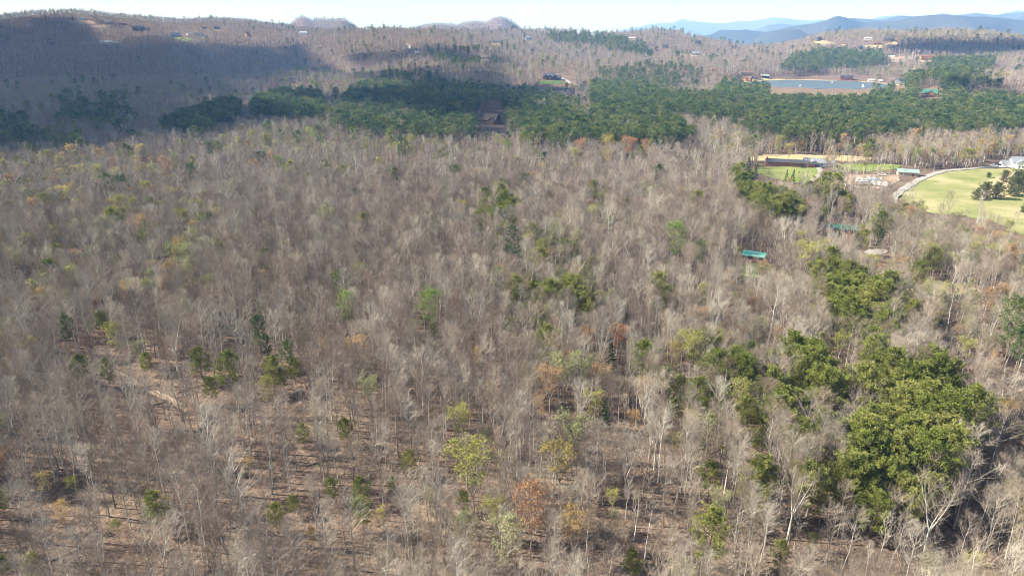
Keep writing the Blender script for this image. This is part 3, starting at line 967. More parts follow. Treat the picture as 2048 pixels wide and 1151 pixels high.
# single trees the photograph lets one point at: crown centre x, y, crown height in photo pixels, species, label
EXPL = [
    (1060, 1025, 84, 'leaf_orange', 'large rust orange tree with wide spreading crown near the bottom edge'),
    (1238, 680, 42, 'leaf_orange', 'bright orange tree beside a small dark conifer in the bare woods'),
    (1100, 765, 50, 'leaf_peach', 'peach and orange budding tree between grey bare trees below the bright orange tree'),
    (948, 945, 95, 'leaf_lime', 'pale yellow tree with glowing open branches below the lime topped one'),
    (920, 850, 52, 'leaf_lime', 'bright lime topped tree in the middle of the bare woods'),
    (1120, 925, 62, 'leaf_yellow', 'golden yellow tree above and beside the large rust orange one'),
    (1000, 1085, 80, 'leaf_pale', 'pale grey green budding tree beside the large rust orange tree'),
    (1150, 1060, 70, 'leaf_gold', 'thin golden budding tree on the other side of the large rust orange one'),
    (692, 620, 48, 'leaf_green', 'slender light green tree standing alone in the bare woods'),
    (860, 622, 56, 'leaf_green', 'light green spreading tree near the slender light green one'),
    (1352, 487, 52, 'leaf_green', 'tall bright green rounded tree in the grey woods above the pale trunks'),
    (1398, 512, 36, 'leaf_green', 'smaller bright green tree next to the tall rounded green one'),
    (1618, 520, 50, 'leaf_lime', 'yellow green rounded tree between the turquoise roof and the gravel turnaround'),
    (1603, 478, 22, 'leaf_lime', 'small round lime tree above the yellow green rounded tree'),
    (530, 785, 40, 'leaf_lime', 'small lime tree below the cluster of young pines'),
    (740, 780, 44, 'leaf_pale', 'dull yellow budding tree among bare trees near the pine cluster'),
    (1185, 815, 45, 'leaf_lime', 'narrow lime tree beside a dark green conifer in the bare woods'),
    (1385, 700, 55, 'leaf_lime', 'soft yellow green tree to the side of the orange tree and conifer'),
    (1340, 712, 40, 'leaf_yellow', 'small yellow tree between the orange tree and the soft yellow green one'),
    (1130, 745, 60, 'leaf_pale', 'pale yellowish budding tree beside the peach one'),
    (1680, 690, 38, 'leaf_lime', 'lime yellow tree at the upper edge of the big pine stand'),
    (1160, 297, 26, 'leaf_orange', 'russet round tree at the near edge of the dark pine belt'),
    (1210, 300, 36, 'leaf_yellow', 'wide golden yellow tree at the near edge of the dark pine belt'),
    (1258, 297, 32, 'leaf_orange', 'orange round tree next to the wide golden one by the pine belt'),
    (1290, 298, 24, 'leaf_peach', 'small peach tree following the orange one along the pine belt'),
    (1015, 298, 22, 'leaf_green', 'vivid light green tree on the crest below the timber lodge'),
    (995, 282, 16, 'leaf_green', 'tiny bright green tree just below the timber lodge road'),
    (1150, 312, 22, 'leaf_lime', 'low lime green tree in front of the russet round tree'),
    (560, 328, 22, 'leaf_green', 'small fresh green tree on the far edge of the bare woods'),
    (825, 288, 22, 'leaf_lime', 'lime tree on the crest near a dark pine'),
    (85, 968, 32, 'leaf_yellow', 'ochre yellow tree at the lower edge of the sparse woods'),
    (124, 1022, 34, 'leaf_gold', 'deep golden small tree below the ochre yellow one'),
    (148, 970, 26, 'leaf_lime', 'pale green small tree next to the ochre yellow one'),
    (235, 1058, 26, 'leaf_lime', 'lime budding shrub like tree near the lower corner pines'),
    (622, 1070, 26, 'leaf_gold', 'bright golden topped grey tree near the bottom edge'),
    (766, 1035, 34, 'leaf_yellow', 'thin bright yellow tree beside the round olive pine'),
    (495, 930, 22, 'leaf_gold', 'small orange gold tree in the open woods near the track end'),
    (35, 522, 34, 'leaf_pale', 'pale green wide tree in the shadowed edge of the woods'),
    (368, 436, 24, 'leaf_lime', 'yellow green round tree among brown trees near the far edge'),
    (335, 503, 22, 'leaf_green', 'lime tree with an orange neighbour among the grey woods'),
    (245, 412, 28, 'leaf_lime', 'yellow green narrow tree in the far brown woods'),
    (270, 415, 24, 'leaf_lime', 'yellow green broad tree next to the narrow one in the far woods'),
    (130, 390, 26, 'leaf_yellow', 'pale yellow tree in the dim far woods'),
    (198, 345, 22, 'leaf_lime', 'bright pale yellow tree standing at the dim woods edge'),
    (1225, 1000, 30, 'leaf_lime', 'small lime shrub like tree on the slope between tall grey trunks'),
    (1440, 1005, 45, 'leaf_pale', 'pale green thin tree beside the column shaped pine'),
    (1935, 705, 40, 'leaf_lime', 'bright yellow green leaning tree above the big pine stand'),
    (2040, 870, 32, 'leaf_yellow', 'soft yellow tree by the frame edge among white branched trees'),
    (1975, 598, 30, 'leaf_peach', 'peach coloured tree near the dark pine below the pasture'),
    (1900, 600, 40, 'leaf_pale', 'pale green tree on the tan bare patch'),
    (1885, 672, 22, 'leaf_red', 'reddish budding tree between white trunks and the big pine stand'),
    (178, 690, 26, 'leaf_red', 'salmon budding tree between two tall pines near the track'),
    (1620, 1085, 30, 'leaf_lime', 'pale yellow flowering tree at the foot of the big pine stand'),
    (1555, 290, 24, 'leaf_lime', 'lime tree beside the tan field behind the brick house'),
    (1580, 302, 20, 'leaf_yellow', 'small yellow tree between the tan field and the brick house'),
    (1600, 432, 28, 'leaf_lime', 'lime tree in front of the pines below the drive'),
    (1265, 840, 30, 'leaf_peach', 'peach thin tree among tall grey trunks'),
]
EXPC = [   # conifers: crown centre x, y, crown height px, species, label
    (1030, 492, 85, 'white', 'tall blue green white pine rising above the grey woods'),
    (1223, 712, 58, 'spruce', 'small dark conifer in front of the bright orange tree'),
    (1497, 332, 34, 'spruce', 'dense dark evergreen beside the lawn of the brick house'),
    (1512, 342, 26, 'spruce', 'smaller dark evergreen touching the dense one by the lawn'),
    (1574, 350, 20, 'spruce', 'low dark evergreen in the lawn below the brick house'),
    (1586, 352, 24, 'spruce', 'taller of the two dark evergreens in the lawn below the brick house'),
    (1762, 476, 36, 'spruce', 'pointed dark green conifer above the gravel turnaround'),
    (1716, 490, 42, 'white', 'thin grey green conifer beside the gravel turnaround'),
    (2030, 640, 75, 'dark', 'large dark pine cut by the picture edge below the pasture'),
    (2044, 690, 55, 'dark', 'dark shadowed pine below the large one at the picture edge'),
    (1210, 825, 56, 'spruce', 'dark green conifer standing beside the narrow lime tree'),
    (130, 655, 40, 'dark', 'dark blue green pine in the bare woods above the track'),
    (203, 642, 36, 'olive', 'olive topped pine with a long bare trunk above the track'),
    (158, 735, 46, 'olive', 'wide soft olive pine at the upper end of the track'),
    (213, 738, 42, 'olive', 'narrow dark olive pine at the head of the track'),
    (292, 724, 32, 'olive', 'slim olive pine standing above the middle of the track'),
    (401, 722, 50, 'olive', 'bushy olive pine above the track end'),
    (455, 738, 62, 'olive', 'tall ragged olive pine with dull foliage beside the bushy one'),
    (420, 775, 40, 'olive', 'thin dull pine just below the bushy olive one'),
    (458, 662, 22, 'olive', 'small round pine alone in the grey woods'),
    (516, 655, 42, 'dark', 'dark green pine at the top of the young pine cluster'),
    (532, 690, 34, 'dark', 'dark pine in the middle of the young pine cluster'),
    (575, 702, 36, 'dark', 'deep green pine at the side of the young pine cluster'),
    (545, 742, 54, 'olive', 'broad olive pine at the foot of the young pine cluster'),
    (588, 738, 40, 'olive', 'bright green pine next to the broad olive one in the cluster'),
    (560, 758, 36, 'olive', 'low dark olive pine below the broad one in the cluster'),
    (606, 866, 34, 'olive', 'small olive pine in the bare woods beyond the track end'),
    (690, 858, 40, 'olive', 'thin dark olive pine left of the leafless grove'),
    (816, 922, 40, 'olive', 'fresh green narrow pine among fan shaped bare trees'),
    (664, 975, 38, 'olive', 'dark green pine above the round olive pine'),
    (722, 978, 46, 'olive', 'soft grey green pine touching the round olive pine'),
    (783, 968, 28, 'olive', 'small pale green pine behind fan shaped bare trees'),
    (725, 1022, 54, 'olive', 'round olive pine, the fullest of the lower middle pines'),
    (550, 1030, 44, 'olive', 'broad olive pine above the reddish open ground'),
    (585, 1008, 32, 'olive', 'light olive pine beside the broad one above the reddish ground'),
    (926, 1000, 36, 'olive', 'dull green thin pine below the pale yellow tree'),
    (312, 1015, 62, 'olive', 'vivid green pine with a tall crown in the sparse woods'),
    (2, 1000, 40, 'olive', 'green pine half cut by the picture edge'),
    (8, 1128, 36, 'olive', 'bright green pine in the lowest corner'),
    (1360, 778, 52, 'olive', 'wide bright olive pine between tall grey trunks'),
    (1348, 815, 40, 'olive', 'lower olive pine just under the wide bright one'),
    (1492, 830, 70, 'olive', 'full olive pine at the edge of the bare slope'),
    (1515, 880, 38, 'olive', 'small green pine below the full olive pine'),
    (1420, 955, 60, 'olive', 'column shaped olive pine on the bare slope'),
    (1420, 1070, 100, 'olive', 'tall bright olive pine near the bottom edge below the column shaped one'),
    (1265, 1125, 48, 'olive', 'green pine at the bottom edge below the lime shrub'),
    (1560, 1105, 52, 'olive', 'dark olive pine at the bottom edge by the white branched trees'),
    (1835, 548, 46, 'olive', 'olive pine standing on the tan ground below the turnaround'),
    (1868, 520, 44, 'olive', 'round green pine at the edge of the white trunk grove'),
    (790, 350, 30, 'olive', 'wide flat olive pine in the pinkish woods'),
    (1187, 380, 32, 'olive', 'olive pine pair top in the pinkish woods below the golden tree'),
    (1200, 418, 22, 'olive', 'low dull pine under the olive one in the pinkish woods'),
    (870, 660, 26, 'olive', 'dark little pine below the light green spreading tree'),
    (1645, 432, 28, 'olive', 'round olive pine near the green roofed cabin'),
    (420, 298, 20, 'dark', 'dark spreading pine on the shadowed crest'),
    (805, 292, 34, 'dark', 'dark pine on the crest beside the lime tree'),
    (640, 268, 26, 'dark', 'dark pine at the near side of the dense plantation'),
]
EXPB = [   # field shrubs
    (1952, 396, 16, 'bush', 'small grey green shrub at one end of the pasture thicket'),
    (1968, 393, 24, 'bush', 'round green shrub in the pasture thicket'),
    (1993, 394, 24, 'bush', 'olive brown shrub in the middle of the pasture thicket'),
    (2028, 388, 36, 'bush', 'largest dark shrub of the pasture thicket'),
    (2046, 382, 30, 'bush', 'dark shrub behind the largest one in the pasture'),
    (2008, 361, 17, 'bush', 'dark round shrub on the dry bank in the pasture'),
    (1977, 352, 8, 'bush', 'tiny lone shrub near the gravel drive'),
    (2047, 421, 12, 'bush', 'low bright green shrub by the frame edge in the pasture'),
]
EXPN = [   # single bare trees standing out
    (1655, 335, 60, 'white limbed bare tree beside the drive of the brick house'),
    (1615, 334, 24, 'small dark bare tree in the lawn beside the drive'),
    (1690, 360, 42, 'dark spreading bare tree at the edge of the yard'),
    (1865, 1040, 165, 'tall white branched tree, the largest in the lower corner'),
    (1925, 985, 145, 'white forked tree with long limbs behind the largest white tree'),
    (1990, 890, 125, 'white barked leaning tree at the edge of the open ground'),
    (1985, 1060, 155, 'pale spreading tree nearest the lower corner'),
    (1790, 1085, 120, 'white clustered trunk tree at the foot of the big pine stand'),
    (1660, 1070, 130, 'grey vase shaped bare tree near the bottom edge'),
    (1900, 640, 110, 'wide pale bare tree with arching limbs below the pasture'),
    (1545, 620, 120, 'tall slender pale tree with bent limb above the pine stand'),
    (1690, 770, 60, 'grey bare tree in front of the big pine stand'),
    (1755, 800, 75, 'pale straight bare tree rising inside the big pine stand'),
    (1290, 930, 110, 'tall bare tree with a bright trunk on the open slope'),
    (1330, 1000, 110, 'white fan shaped bare tree on the slope by the lime shrub'),
    (1105, 945, 100, 'forked grey tree behind the golden yellow one'),
]
# boxes kept open so that what stands there is seen: x0, y0, x1, y1 in photo pixels, chance that a tree in front is dropped
OPEN = [(1640, 452, 1712, 470, .7), (1525, 314, 1650, 338, 1), (1800, 350, 1850, 398, .95), (1850, 345, 1920, 428, .95), (1920, 342, 1985, 442, .95), (1985, 342, 2120, 464, .95), (1505, 336, 1640, 362, .85), (1690, 352, 1800, 380, .8), (1800, 335, 1850, 385, .8),
        (1985, 318, 2060, 345, 1), (1655, 326, 1790, 345, .5), (1560, 309, 1640, 318, .7), (1725, 496, 1780, 512, .8), (960, 218, 1005, 262, 1), (1540, 150, 1740, 187, 1), (1760, 152, 1810, 176, .9), (1840, 175, 1880, 198, 1),
        (235, 740, 400, 862, .4), (1800, 335, 2060, 350, .9), (940, 262, 1040, 276, .6), (1660, 342, 1700, 352, .4), (1135, 205, 1180, 230, .7), (1080, 145, 1150, 166, 1), (1105, 176, 1150, 188, .8), (1940, 565, 2060, 690, .25), (1465, 530, 1550, 552, .5), (1815, 565, 1950, 595, .6)]

def candidates(d0, d1, step, seed, azl=57.0):
    r = np.random.default_rng(seed)
    xs = np.arange(-d1 * math.sin(R(azl)) - step, d1 * math.sin(R(azl)) + step, step)
    ys = np.arange(d0 * .55, d1 + step, step)
    X, Y = np.meshgrid(xs, ys)
    X[::2] += step / 2
    X = X.ravel() + r.uniform(-.46, .46, X.size) * step
    Y = Y.ravel() + r.uniform(-.46, .46, Y.size) * step
    d, a = np.hypot(X, Y), np.degrees(np.arctan2(X, Y))
    k = (d >= d0) & (d < d1) & (np.abs(a) < azl)
    return X[k], Y[k]

def horizon_cull(X, Y, top, margin):
    """drop what lies behind a ridge for good"""
    a, d = np.arctan2(X, Y), np.hypot(X, Y)
    sl = (GZ - CAMZ) / DG[None, :]
    run = np.maximum.accumulate(sl, axis=1)
    i = np.clip(np.searchsorted(AZG, a), 0, len(AZG) - 1)
    j = np.clip(np.searchsorted(DG, d) - 2, 0, len(DG) - 1)
    return (top + margin - CAMZ) / d > run[i, j]

SPN = ['bare', 'sap', 'olive', 'dark', 'white', 'spruce', 'bush'] + LEAFM
SPI = {n_: i_ for i_, n_ in enumerate(SPN)}
HOUSE_SPOTS = []     # x, y, radius: filled in before planting

def plant(X, Y, seed, understory=False, only_reg=False):
    r = np.random.default_rng(seed)
    n = len(X)
    Z = z_at(X, Y)
    d = np.hypot(X, Y)
    sp = np.zeros(n, int)
    ht = np.clip(r.normal(14.7, 3.1, n), 7.5, 22.5) + 1.6 * fbm(X / 60, Y / 60, 31, 2)
    keep = np.ones(n, bool)
    for P in CLEAR:
        lo, hi = P.min(0), P.max(0)
        m = (X > lo[0]) & (X < hi[0]) & (Y > lo[1]) & (Y < hi[1])
        if m.any():
            keep[np.nonzero(m)[0][in_poly(X[m], Y[m], P)]] = False
    for c, w_ in zip(ROADS, ROADW):
        lo, hi = c.min(0) - w_, c.max(0) + w_
        m = np.nonzero((X > lo[0]) & (X < hi[0]) & (Y > lo[1]) & (Y < hi[1]))[0]
        if len(m):
            dd = np.min(np.hypot(X[m][:, None] - c[None, :, 0], Y[m][:, None] - c[None, :, 1]), axis=1)
            keep[m[dd < w_ * .5 + 1.2]] = False
    pr_ = pond_r(X, Y)
    keep &= pr_ > 1.2
    keep &= ~((pr_ < 1.6) & (d < 1500) & (np.arctan2(X, Y) < R(27)))
    for (hx, hy, hr) in HOUSE_SPOTS:
        keep &= (X - hx) ** 2 + (Y - hy) ** 2 > hr * hr
    if understory:
        sp[:] = SPI['sap']
        ht = np.where(r.random(n) < .4, r.uniform(1.6, 4.0, n), np.clip(r.normal(8.0, 2.4, n), 3.0, 13))
        px, py = project(X, Y, Z + ht * .6)
    else:
        px, py = project(X, Y, Z + ht * .72)
        u = r.random(n)
        far = d > 900
        base_dark = np.where(far, np.where(px < 560, .004, .013), np.where(d < 420, .0, .003))
        base_olive = np.where(far, .0, np.where(d < 300, .003, .010))
        sp[u < base_dark] = SPI['dark']
        sp[(u >= base_dark) & (u < base_dark + base_olive)] = SPI['olive']
        share = np.where(far, .05, .035)
        share[(d < 420) & (px < 900)] = .022
        mixes = np.zeros(n, int)
        for li_, (P, s_, mx) in enumerate(LREG):
            m = in_poly(px, py, P)
            share[m] = s_
            mixes[m] = li_ + 1
        wob = np.clip(400 / np.maximum(d, 60), .25, 2.2)
        wx = px + 11 * wob * fbm(X / 14, Y / 14, 41, 2)
        wy = py + 9 * wob * fbm(X / 14, Y / 14, 43, 2)
        for P, s_, pr in REG:
            m = np.nonzero(in_poly(wx, wy, P))[0]
            u2 = r.random(len(m))
            sp[m] = np.where(u2 < pr, SPI[s_], SPI['bare'])
        lf = (sp == 0) & (r.random(n) < share)
        for q in range(len(LREG) + 1):
            m = np.nonzero(lf & (mixes == q))[0]
            mx = LBASE if q == 0 else LREG[q - 1][2]
            ks = list(mx)
            w_ = np.array([mx[kk] for kk in ks], float)
            if len(m):
                sp[m] = np.array([SPI[kk] for kk in ks])[r.choice(len(ks), len(m), p=w_ / w_.sum())]
        ht[far] *= .88
        lfm = sp >= SPI['leaf_green']
        ht[lfm] *= r.uniform(.45, .85, lfm.sum())
        ol = sp == SPI['olive']
        ht[ol] = np.clip(r.normal(15.0, 2.2, ol.sum()), 8, 20)
        dk = sp == SPI['dark']
        ht[dk] = np.clip(r.normal(21, 2.2, dk.sum()), 14, 26)
    if only_reg:
        keep &= np.isin(sp, [SPI['olive'], SPI['dark']])
        m = np.zeros(n, bool)
        for P, s_, pr in REG:
            if pr > .8 and s_ != 'bare':
                m |= in_poly(wx, wy, P)
        keep &= m
        ht *= .88
    topx, topy = project(X, Y, Z + ht * .95)
    if not only_reg:
        u3 = r.random(n)
        for P, s_, pr in REG:
            if pr >= .5 and s_ == 'olive':
                for f_ in (0, .3):
                    m = in_poly(topx, topy * (1 - f_) + py * f_, P) & ((sp == 0) | (sp == 1)) & (~in_poly(px, py, P) | (pr > .7))
                    keep &= ~(m & (u3 < .8))
    topx, topy = project(X, Y, Z + ht)
    bx, by = project(X, Y, Z)
    rad = ht * .2 * F / np.maximum(d, 1)
    u = r.random(n)
    for (x0, y0, x1, y1, pr) in OPEN:
        o_ = (topx + rad * .7 > x0) & (topx - rad * .7 < x1) & (topy < y1) & (by > y0 + 2)
        keep &= ~(o_ & (u < pr))
    keep &= horizon_cull(X, Y, Z + ht, 14.0) | (d < 1000)
    return X[keep], Y[keep], Z[keep], ht[keep], sp[keep]

EX = []      # single trees: x, y, z, height, species, label
def add_explicit():
    for lst, f in ((EXPL, .55), (EXPC, .6)):
        for (px, py, cpx, sp, lab) in lst:
            frac = {'white': .85, 'spruce': .95, 'dark': .5, 'olive': .75}.get(sp, .6)
            h = 14.0
            for _ in range(4):
                x, y, z = hit(px, py, h * (1 - frac * .5))
                dep = y * CP - (z - CAMZ) * SP
                h = float(np.clip(cpx * dep / F / frac / .86, 4, 27))
            EX.append((x, y, z, h, sp, lab))
    for (px, py, cpx, sp, lab) in EXPB:
        x, y, z = hit(px, py, 1.5)
        EX.append((x, y, z, cpx * np.hypot(x, y) / F * .95, sp, lab))
    for (px, py, cpx, lab) in EXPN:
        h = 20.0
        for _ in range(4):
            x, y, z = hit(px, py, h * .5)
            dep = y * CP - (z - CAMZ) * SP
            h = float(np.clip(cpx * dep / F / .86, 4, 30))
        EX.append((x, y, z, h, 'bare', lab))


# ------------------------------------------------------------------ buildings
for nm_, c_ in dict(w_white=(.78, .78, .76), w_grey=(.42, .42, .42), w_log=(.20, .095, .045), w_red=(.24, .075, .05), w_brick=(.34, .13, .085), w_tan=(.50, .39, .28), w_dark=(.085, .065, .055),
                     w_orange=(.46, .21, .085), w_blue=(.23, .28, .33), r_dark=(.055, .058, .065), r_grey=(.20, .21, .225), r_brown=(.15, .095, .065), r_tan=(.42, .29, .19), r_green=(.05, .14, .10),
                     r_turq=(.045, .42, .33), r_teal=(.22, .28, .265), r_light=(.52, .54, .55), trim=(.70, .69, .66), door=(.16, .09, .06), deck=(.28, .20, .14), tyre=(.02, .02, .022), silver=(.48, .50, .52),
                     black=(.025, .028, .032), concrete=(.42, .40, .37), canvas=(.30, .33, .36), wood=(.26, .17, .10)).items():
    M[nm_] = flat_mat(nm_, c_, .55 if nm_[0] == 'r' else .8, .14, 1.5, 0.0, .3)
m_, n_, o_ = new_mat('window_glass')
p_ = n_.nodes.new('ShaderNodeBsdfPrincipled')
p_.inputs['Base Color'].default_value = (.03, .04, .05, 1)
p_.inputs['Roughness'].default_value = .08
n_.links.new(p_.outputs[0], o_.inputs['Surface'])
M['glass'] = m_
# metal sheet roof with standing seams
def seam_mat(name, col):
    m, n, o = new_mat(name)
    p = n.nodes.new('ShaderNodeBsdfPrincipled')
    tc = n.nodes.new('ShaderNodeTexCoord')
    nz = n.nodes.new('ShaderNodeTexNoise'); nz.inputs['Scale'].default_value = .6
    n.links.new(tc.outputs['Object'], nz.inputs['Vector'])
    r = ramp(n, [(.3, tuple(c * .8 for c in col)), (.7, tuple(c * 1.15 for c in col))])
    n.links.new(nz.outputs[0], r.inputs[0]); n.links.new(r.outputs[0], p.inputs['Base Color'])
    p.inputs['Roughness'].default_value = .45
    n.links.new(p.outputs[0], o.inputs['Surface'])
    return m
M['r_turq'] = seam_mat('turquoise_metal_roof', (.10, .35, .29))

def box(V, Fc, x0, x1, y0, y1, z0, z1):
    b = len(V)
    V += [(x0, y0, z0), (x1, y0, z0), (x1, y1, z0), (x0, y1, z0), (x0, y0, z1), (x1, y0, z1), (x1, y1, z1), (x0, y1, z1)]
    Fc += [(b, b + 3, b + 2, b + 1), (b + 4, b + 5, b + 6, b + 7), (b, b + 1, b + 5, b + 4), (b + 1, b + 2, b + 6, b + 5), (b + 2, b + 3, b + 7, b + 6), (b + 3, b, b + 4, b + 7)]

def gable_walls(V, Fc, x0, x1, y0, y1, z0, z1, pitch, axis):
    """box with two gable ends; ridge along axis"""
    b = len(V)
    if axis == 'x':
        rh = (y1 - y0) / 2 * pitch
        ym = (y0 + y1) / 2
        V += [(x0, y0, z0), (x1, y0, z0), (x1, y1, z0), (x0, y1, z0), (x0, y0, z1), (x1, y0, z1), (x1, y1, z1), (x0, y1, z1), (x0, ym, z1 + rh), (x1, ym, z1 + rh)]
        Fc += [(b, b + 1, b + 5, b + 4), (b + 2, b + 3, b + 7, b + 6), (b + 1, b + 2, b + 6, b + 9, b + 5), (b + 3, b, b + 4, b + 8, b + 7)]
    else:
        rh = (x1 - x0) / 2 * pitch
        xm = (x0 + x1) / 2
        V += [(x0, y0, z0), (x1, y0, z0), (x1, y1, z0), (x0, y1, z0), (x0, y0, z1), (x1, y0, z1), (x1, y1, z1), (x0, y1, z1), (xm, y0, z1 + rh), (xm, y1, z1 + rh)]
        Fc += [(b, b + 1, b + 5, b + 8, b + 4), (b + 2, b + 3, b + 7, b + 9, b + 6), (b + 1, b + 2, b + 6, b + 5), (b + 3, b, b + 4, b + 7)]

def gable_roof(V, Fc, x0, x1, y0, y1, z1, pitch, axis, ov=.7, th=.28):
    if axis == 'y':
        V2, F2 = [], []
        gable_roof(V2, F2, y0, y1, -x1, -x0, z1, pitch, 'x', ov, th)
        b = len(V)
        V += [(-q[1], q[0], q[2]) for q in V2]
        Fc += [tuple(a + b for a in f) for f in F2]
        return
    ym, hh = (y0 + y1) / 2, (y1 - y0) / 2
    rz = z1 + hh * pitch
    ez = z1 - ov * pitch
    for s in (-1, 1):
        b = len(V)
        ye = ym + s * (hh + ov)
        for x in (x0 - ov, x1 + ov):
            V += [(x, ym, rz + .03), (x, ye, ez + .03), (x, ye, ez + th), (x, ym, rz + th + .05)]
        f = [(b, b + 1, b + 2, b + 3), (b + 4, b + 7, b + 6, b + 5), (b + 3, b + 2, b + 6, b + 7), (b, b + 4, b + 5, b + 1), (b + 1, b + 5, b + 6, b + 2)]
        Fc += f if s < 0 else [t[::-1] for t in f]

WIN = {}
def window_mesh(wall_trim='trim'):
    if wall_trim not in WIN:
        V, Fc = [], []
        box(V, Fc, -.62, .62, -.05, .06, -.72, .72)
        fr = mesh_from('window', V, Fc, M[wall_trim])
        V, Fc = [], []
        for sx in (-1, 1):
            box(V, Fc, .03 if sx > 0 else -.54, .54 if sx > 0 else -.03, -.075, -.045, -.62, .62)
        WIN[wall_trim] = (fr, mesh_from('pane', V, Fc, M['glass']))
    return WIN[wall_trim]

def part(name, V, Fc, mat, parent, label=None):
    o = link(bpy.data.objects.new(name, mesh_from(name, V, Fc, M[mat])), parent)
    if label:
        o['label'] = label
    return o

def add_window(root, x, y, z, rz=0, trim='trim', sc=(1, 1, 1)):
    fr, pn = window_mesh(trim)
    o = link(bpy.data.objects.new('window', fr), root)
    o.location = (x, y, z); o.rotation_euler = (0, 0, rz); o.scale = sc
    link(bpy.data.objects.new('pane', pn), o)

def house(px, py, w, dp, h, rot, wall, roof, label, short=None, pitch=.6, cross=(), wings=(), deck=None, chimney=None, windows=4, cat='house', name='house', clear=None, open_p=.9, trim='trim', axis='x', rows=1):
    x, y, z = hit(px, py)
    az = math.atan2(x, y)
    x += math.sin(az) * dp * .5; y += math.cos(az) * dp * .5
    z = float(z_at(x, y)) + .2
    root = empty(name, (x, y, z), -az + R(rot))
    tag(root, label, cat)
    hw, hd = w / 2, dp / 2
    V, Fc, RV, RF = [], [], [], []
    gable_walls(V, Fc, -hw, hw, -hd, hd, -3.5, h, pitch, axis)
    gable_roof(RV, RF, -hw, hw, -hd, hd, h, pitch, axis)
    for (cx, cw, cdp) in cross:            # gabled bays to the front
        gable_walls(V, Fc, cx - cw / 2, cx + cw / 2, -hd - cdp, 0, -3.5, h - .3, pitch, 'y')
        gable_roof(RV, RF, cx - cw / 2, cx + cw / 2, -hd - cdp, -.05, h - .3, pitch * 1.02, 'y', .55)
    for (wx, ww, wd, wh, wy) in wings:     # lower blocks to the side
        gable_walls(V, Fc, wx - ww / 2, wx + ww / 2, wy - wd / 2, wy + wd / 2, -3.5, wh, pitch, 'x')
        gable_roof(RV, RF, wx - ww / 2, wx + ww / 2, wy - wd / 2, wy + wd / 2, wh, pitch, 'x', .5)
    part('wall', V, Fc, wall, root)
    part('roof', RV, RF, roof, root)
    if chimney:
        V, Fc = [], []
        cx, cyy, ch = chimney
        box(V, Fc, cx - .55, cx + .55, cyy - .5, cyy + .5, -3, ch)
        box(V, Fc, cx - .7, cx + .7, cyy - .65, cyy + .65, ch, ch + .2)
        part('chimney', V, Fc, 'w_brick' if wall != 'w_brick' else 'w_red', root)
    if deck:
        V, Fc = [], []
        dw, dd_, dz = deck
        box(V, Fc, -dw / 2, dw / 2, -hd - dd_, -hd - .02, dz - .2, dz)
        for kx in range(int(dw // 3) + 1):
            xx = -dw / 2 + kx * dw / max(1, int(dw // 3))
            box(V, Fc, xx - .12, xx + .12, -hd - dd_ + .02, -hd - dd_ + .26, -3.5, dz + 1.0)
        box(V, Fc, -dw / 2, dw / 2, -hd - dd_ + .03, -hd - dd_ + .11, dz + .9, dz + 1.0)
        part('deck', V, Fc, 'deck', root)
    for rw in range(rows):
        zz = min(h - 1.1, 1.6 + rw * 2.7) if h > 2.4 else 1.2
        for kx in range(windows):
            xx = -hw + w * (kx + .5) / windows
            yy = -hd - .02
            for (cx, cw, cdp) in cross:
                if abs(xx - cx) < cw / 2 + .7:
                    yy = -hd - cdp - .02
                    xx = cx + (xx - cx) * .45
            if rw == 0 and kx == windows // 2:
                V, Fc = [], []
                box(V, Fc, xx - .5, xx + .5, yy - .06, yy + .05, 0, 2.1)
                part('door', V, Fc, 'door', root)
            else:
                add_window(root, xx, yy, zz, 0, trim)
    add_window(root, hw + .02, 0, min(1.6, h - 1), R(90), trim)
    add_window(root, -hw - .02, 0, min(1.6, h - 1), R(-90), trim)
    r_ = max(w, dp) * .62 + 3 if clear is None else clear
    HOUSE_SPOTS.append((x, y, r_))
    for (wx, ww, wd, wh, wy) in wings:
        c_, s_ = math.cos(-az + R(rot)), math.sin(-az + R(rot))
        HOUSE_SPOTS.append((x + wx * c_ - wy * s_, y + wx * s_ + wy * c_, max(ww, wd) * .6 + 2.5))
    # sight line from the air to the house
    d = math.hypot(x, y)
    half = w * .5 * F / d
    OPEN.append((px - half, py - (h + dp * .3) * F / d * 1.0, px + half, py + 1, open_p))
    PLACES.append((x, y, short or label))
    return root

PLACES = []
# near buildings
house(1571, 334, 30, 8, 3.3, 4, 'w_brick', 'r_dark', 'long low brick house with grey roof beyond the lawn', 'brick house', .42, wings=((17.5, 7, 7.5, 2.7, .6),), chimney=(-14.5, -1.5, 6.3), windows=7)
house(1627, 334, 15, 10, 3.2, 8, 'w_white', 'r_grey', 'white gabled garage with grey roof at the end of the brick house', 'white garage', .5, cross=((-1.5, 8, 4),), wings=((10.5, 8, 7, 2.7, .5),), chimney=None, windows=3, cat='garage', name='garage')
house(2048, 338, 20, 11, 4.6, 18, 'w_white', 'r_grey', 'white house with grey roof at the end of the gravel drive', 'white house', .62, cross=((-5, 6, 2.5),), windows=4, rows=1, wings=((-13, 6, 7, 2.6, 1),))
house(1507, 524, 8.6, 6.8, 2.6, -8, 'w_dark', 'r_turq', 'open sided cabin under a bright turquoise metal roof in the woods', 'turquoise roof', .22, windows=3, cat='cabin', name='cabin')
house(1676, 468, 16, 6, 2.6, 6, 'w_orange', 'r_green', 'long cabin with dark green roof half hidden by bare trees', 'green roofed cabin', .45, windows=5, cat='cabin', name='cabin', open_p=.5)
house(1813, 353, 13, 8, 2.8, 10, 'w_tan', 'r_teal', 'shed with a pale teal roof behind trees at the yard end', 'teal shed', .4, windows=2, cat='shed', name='shed', open_p=.35)
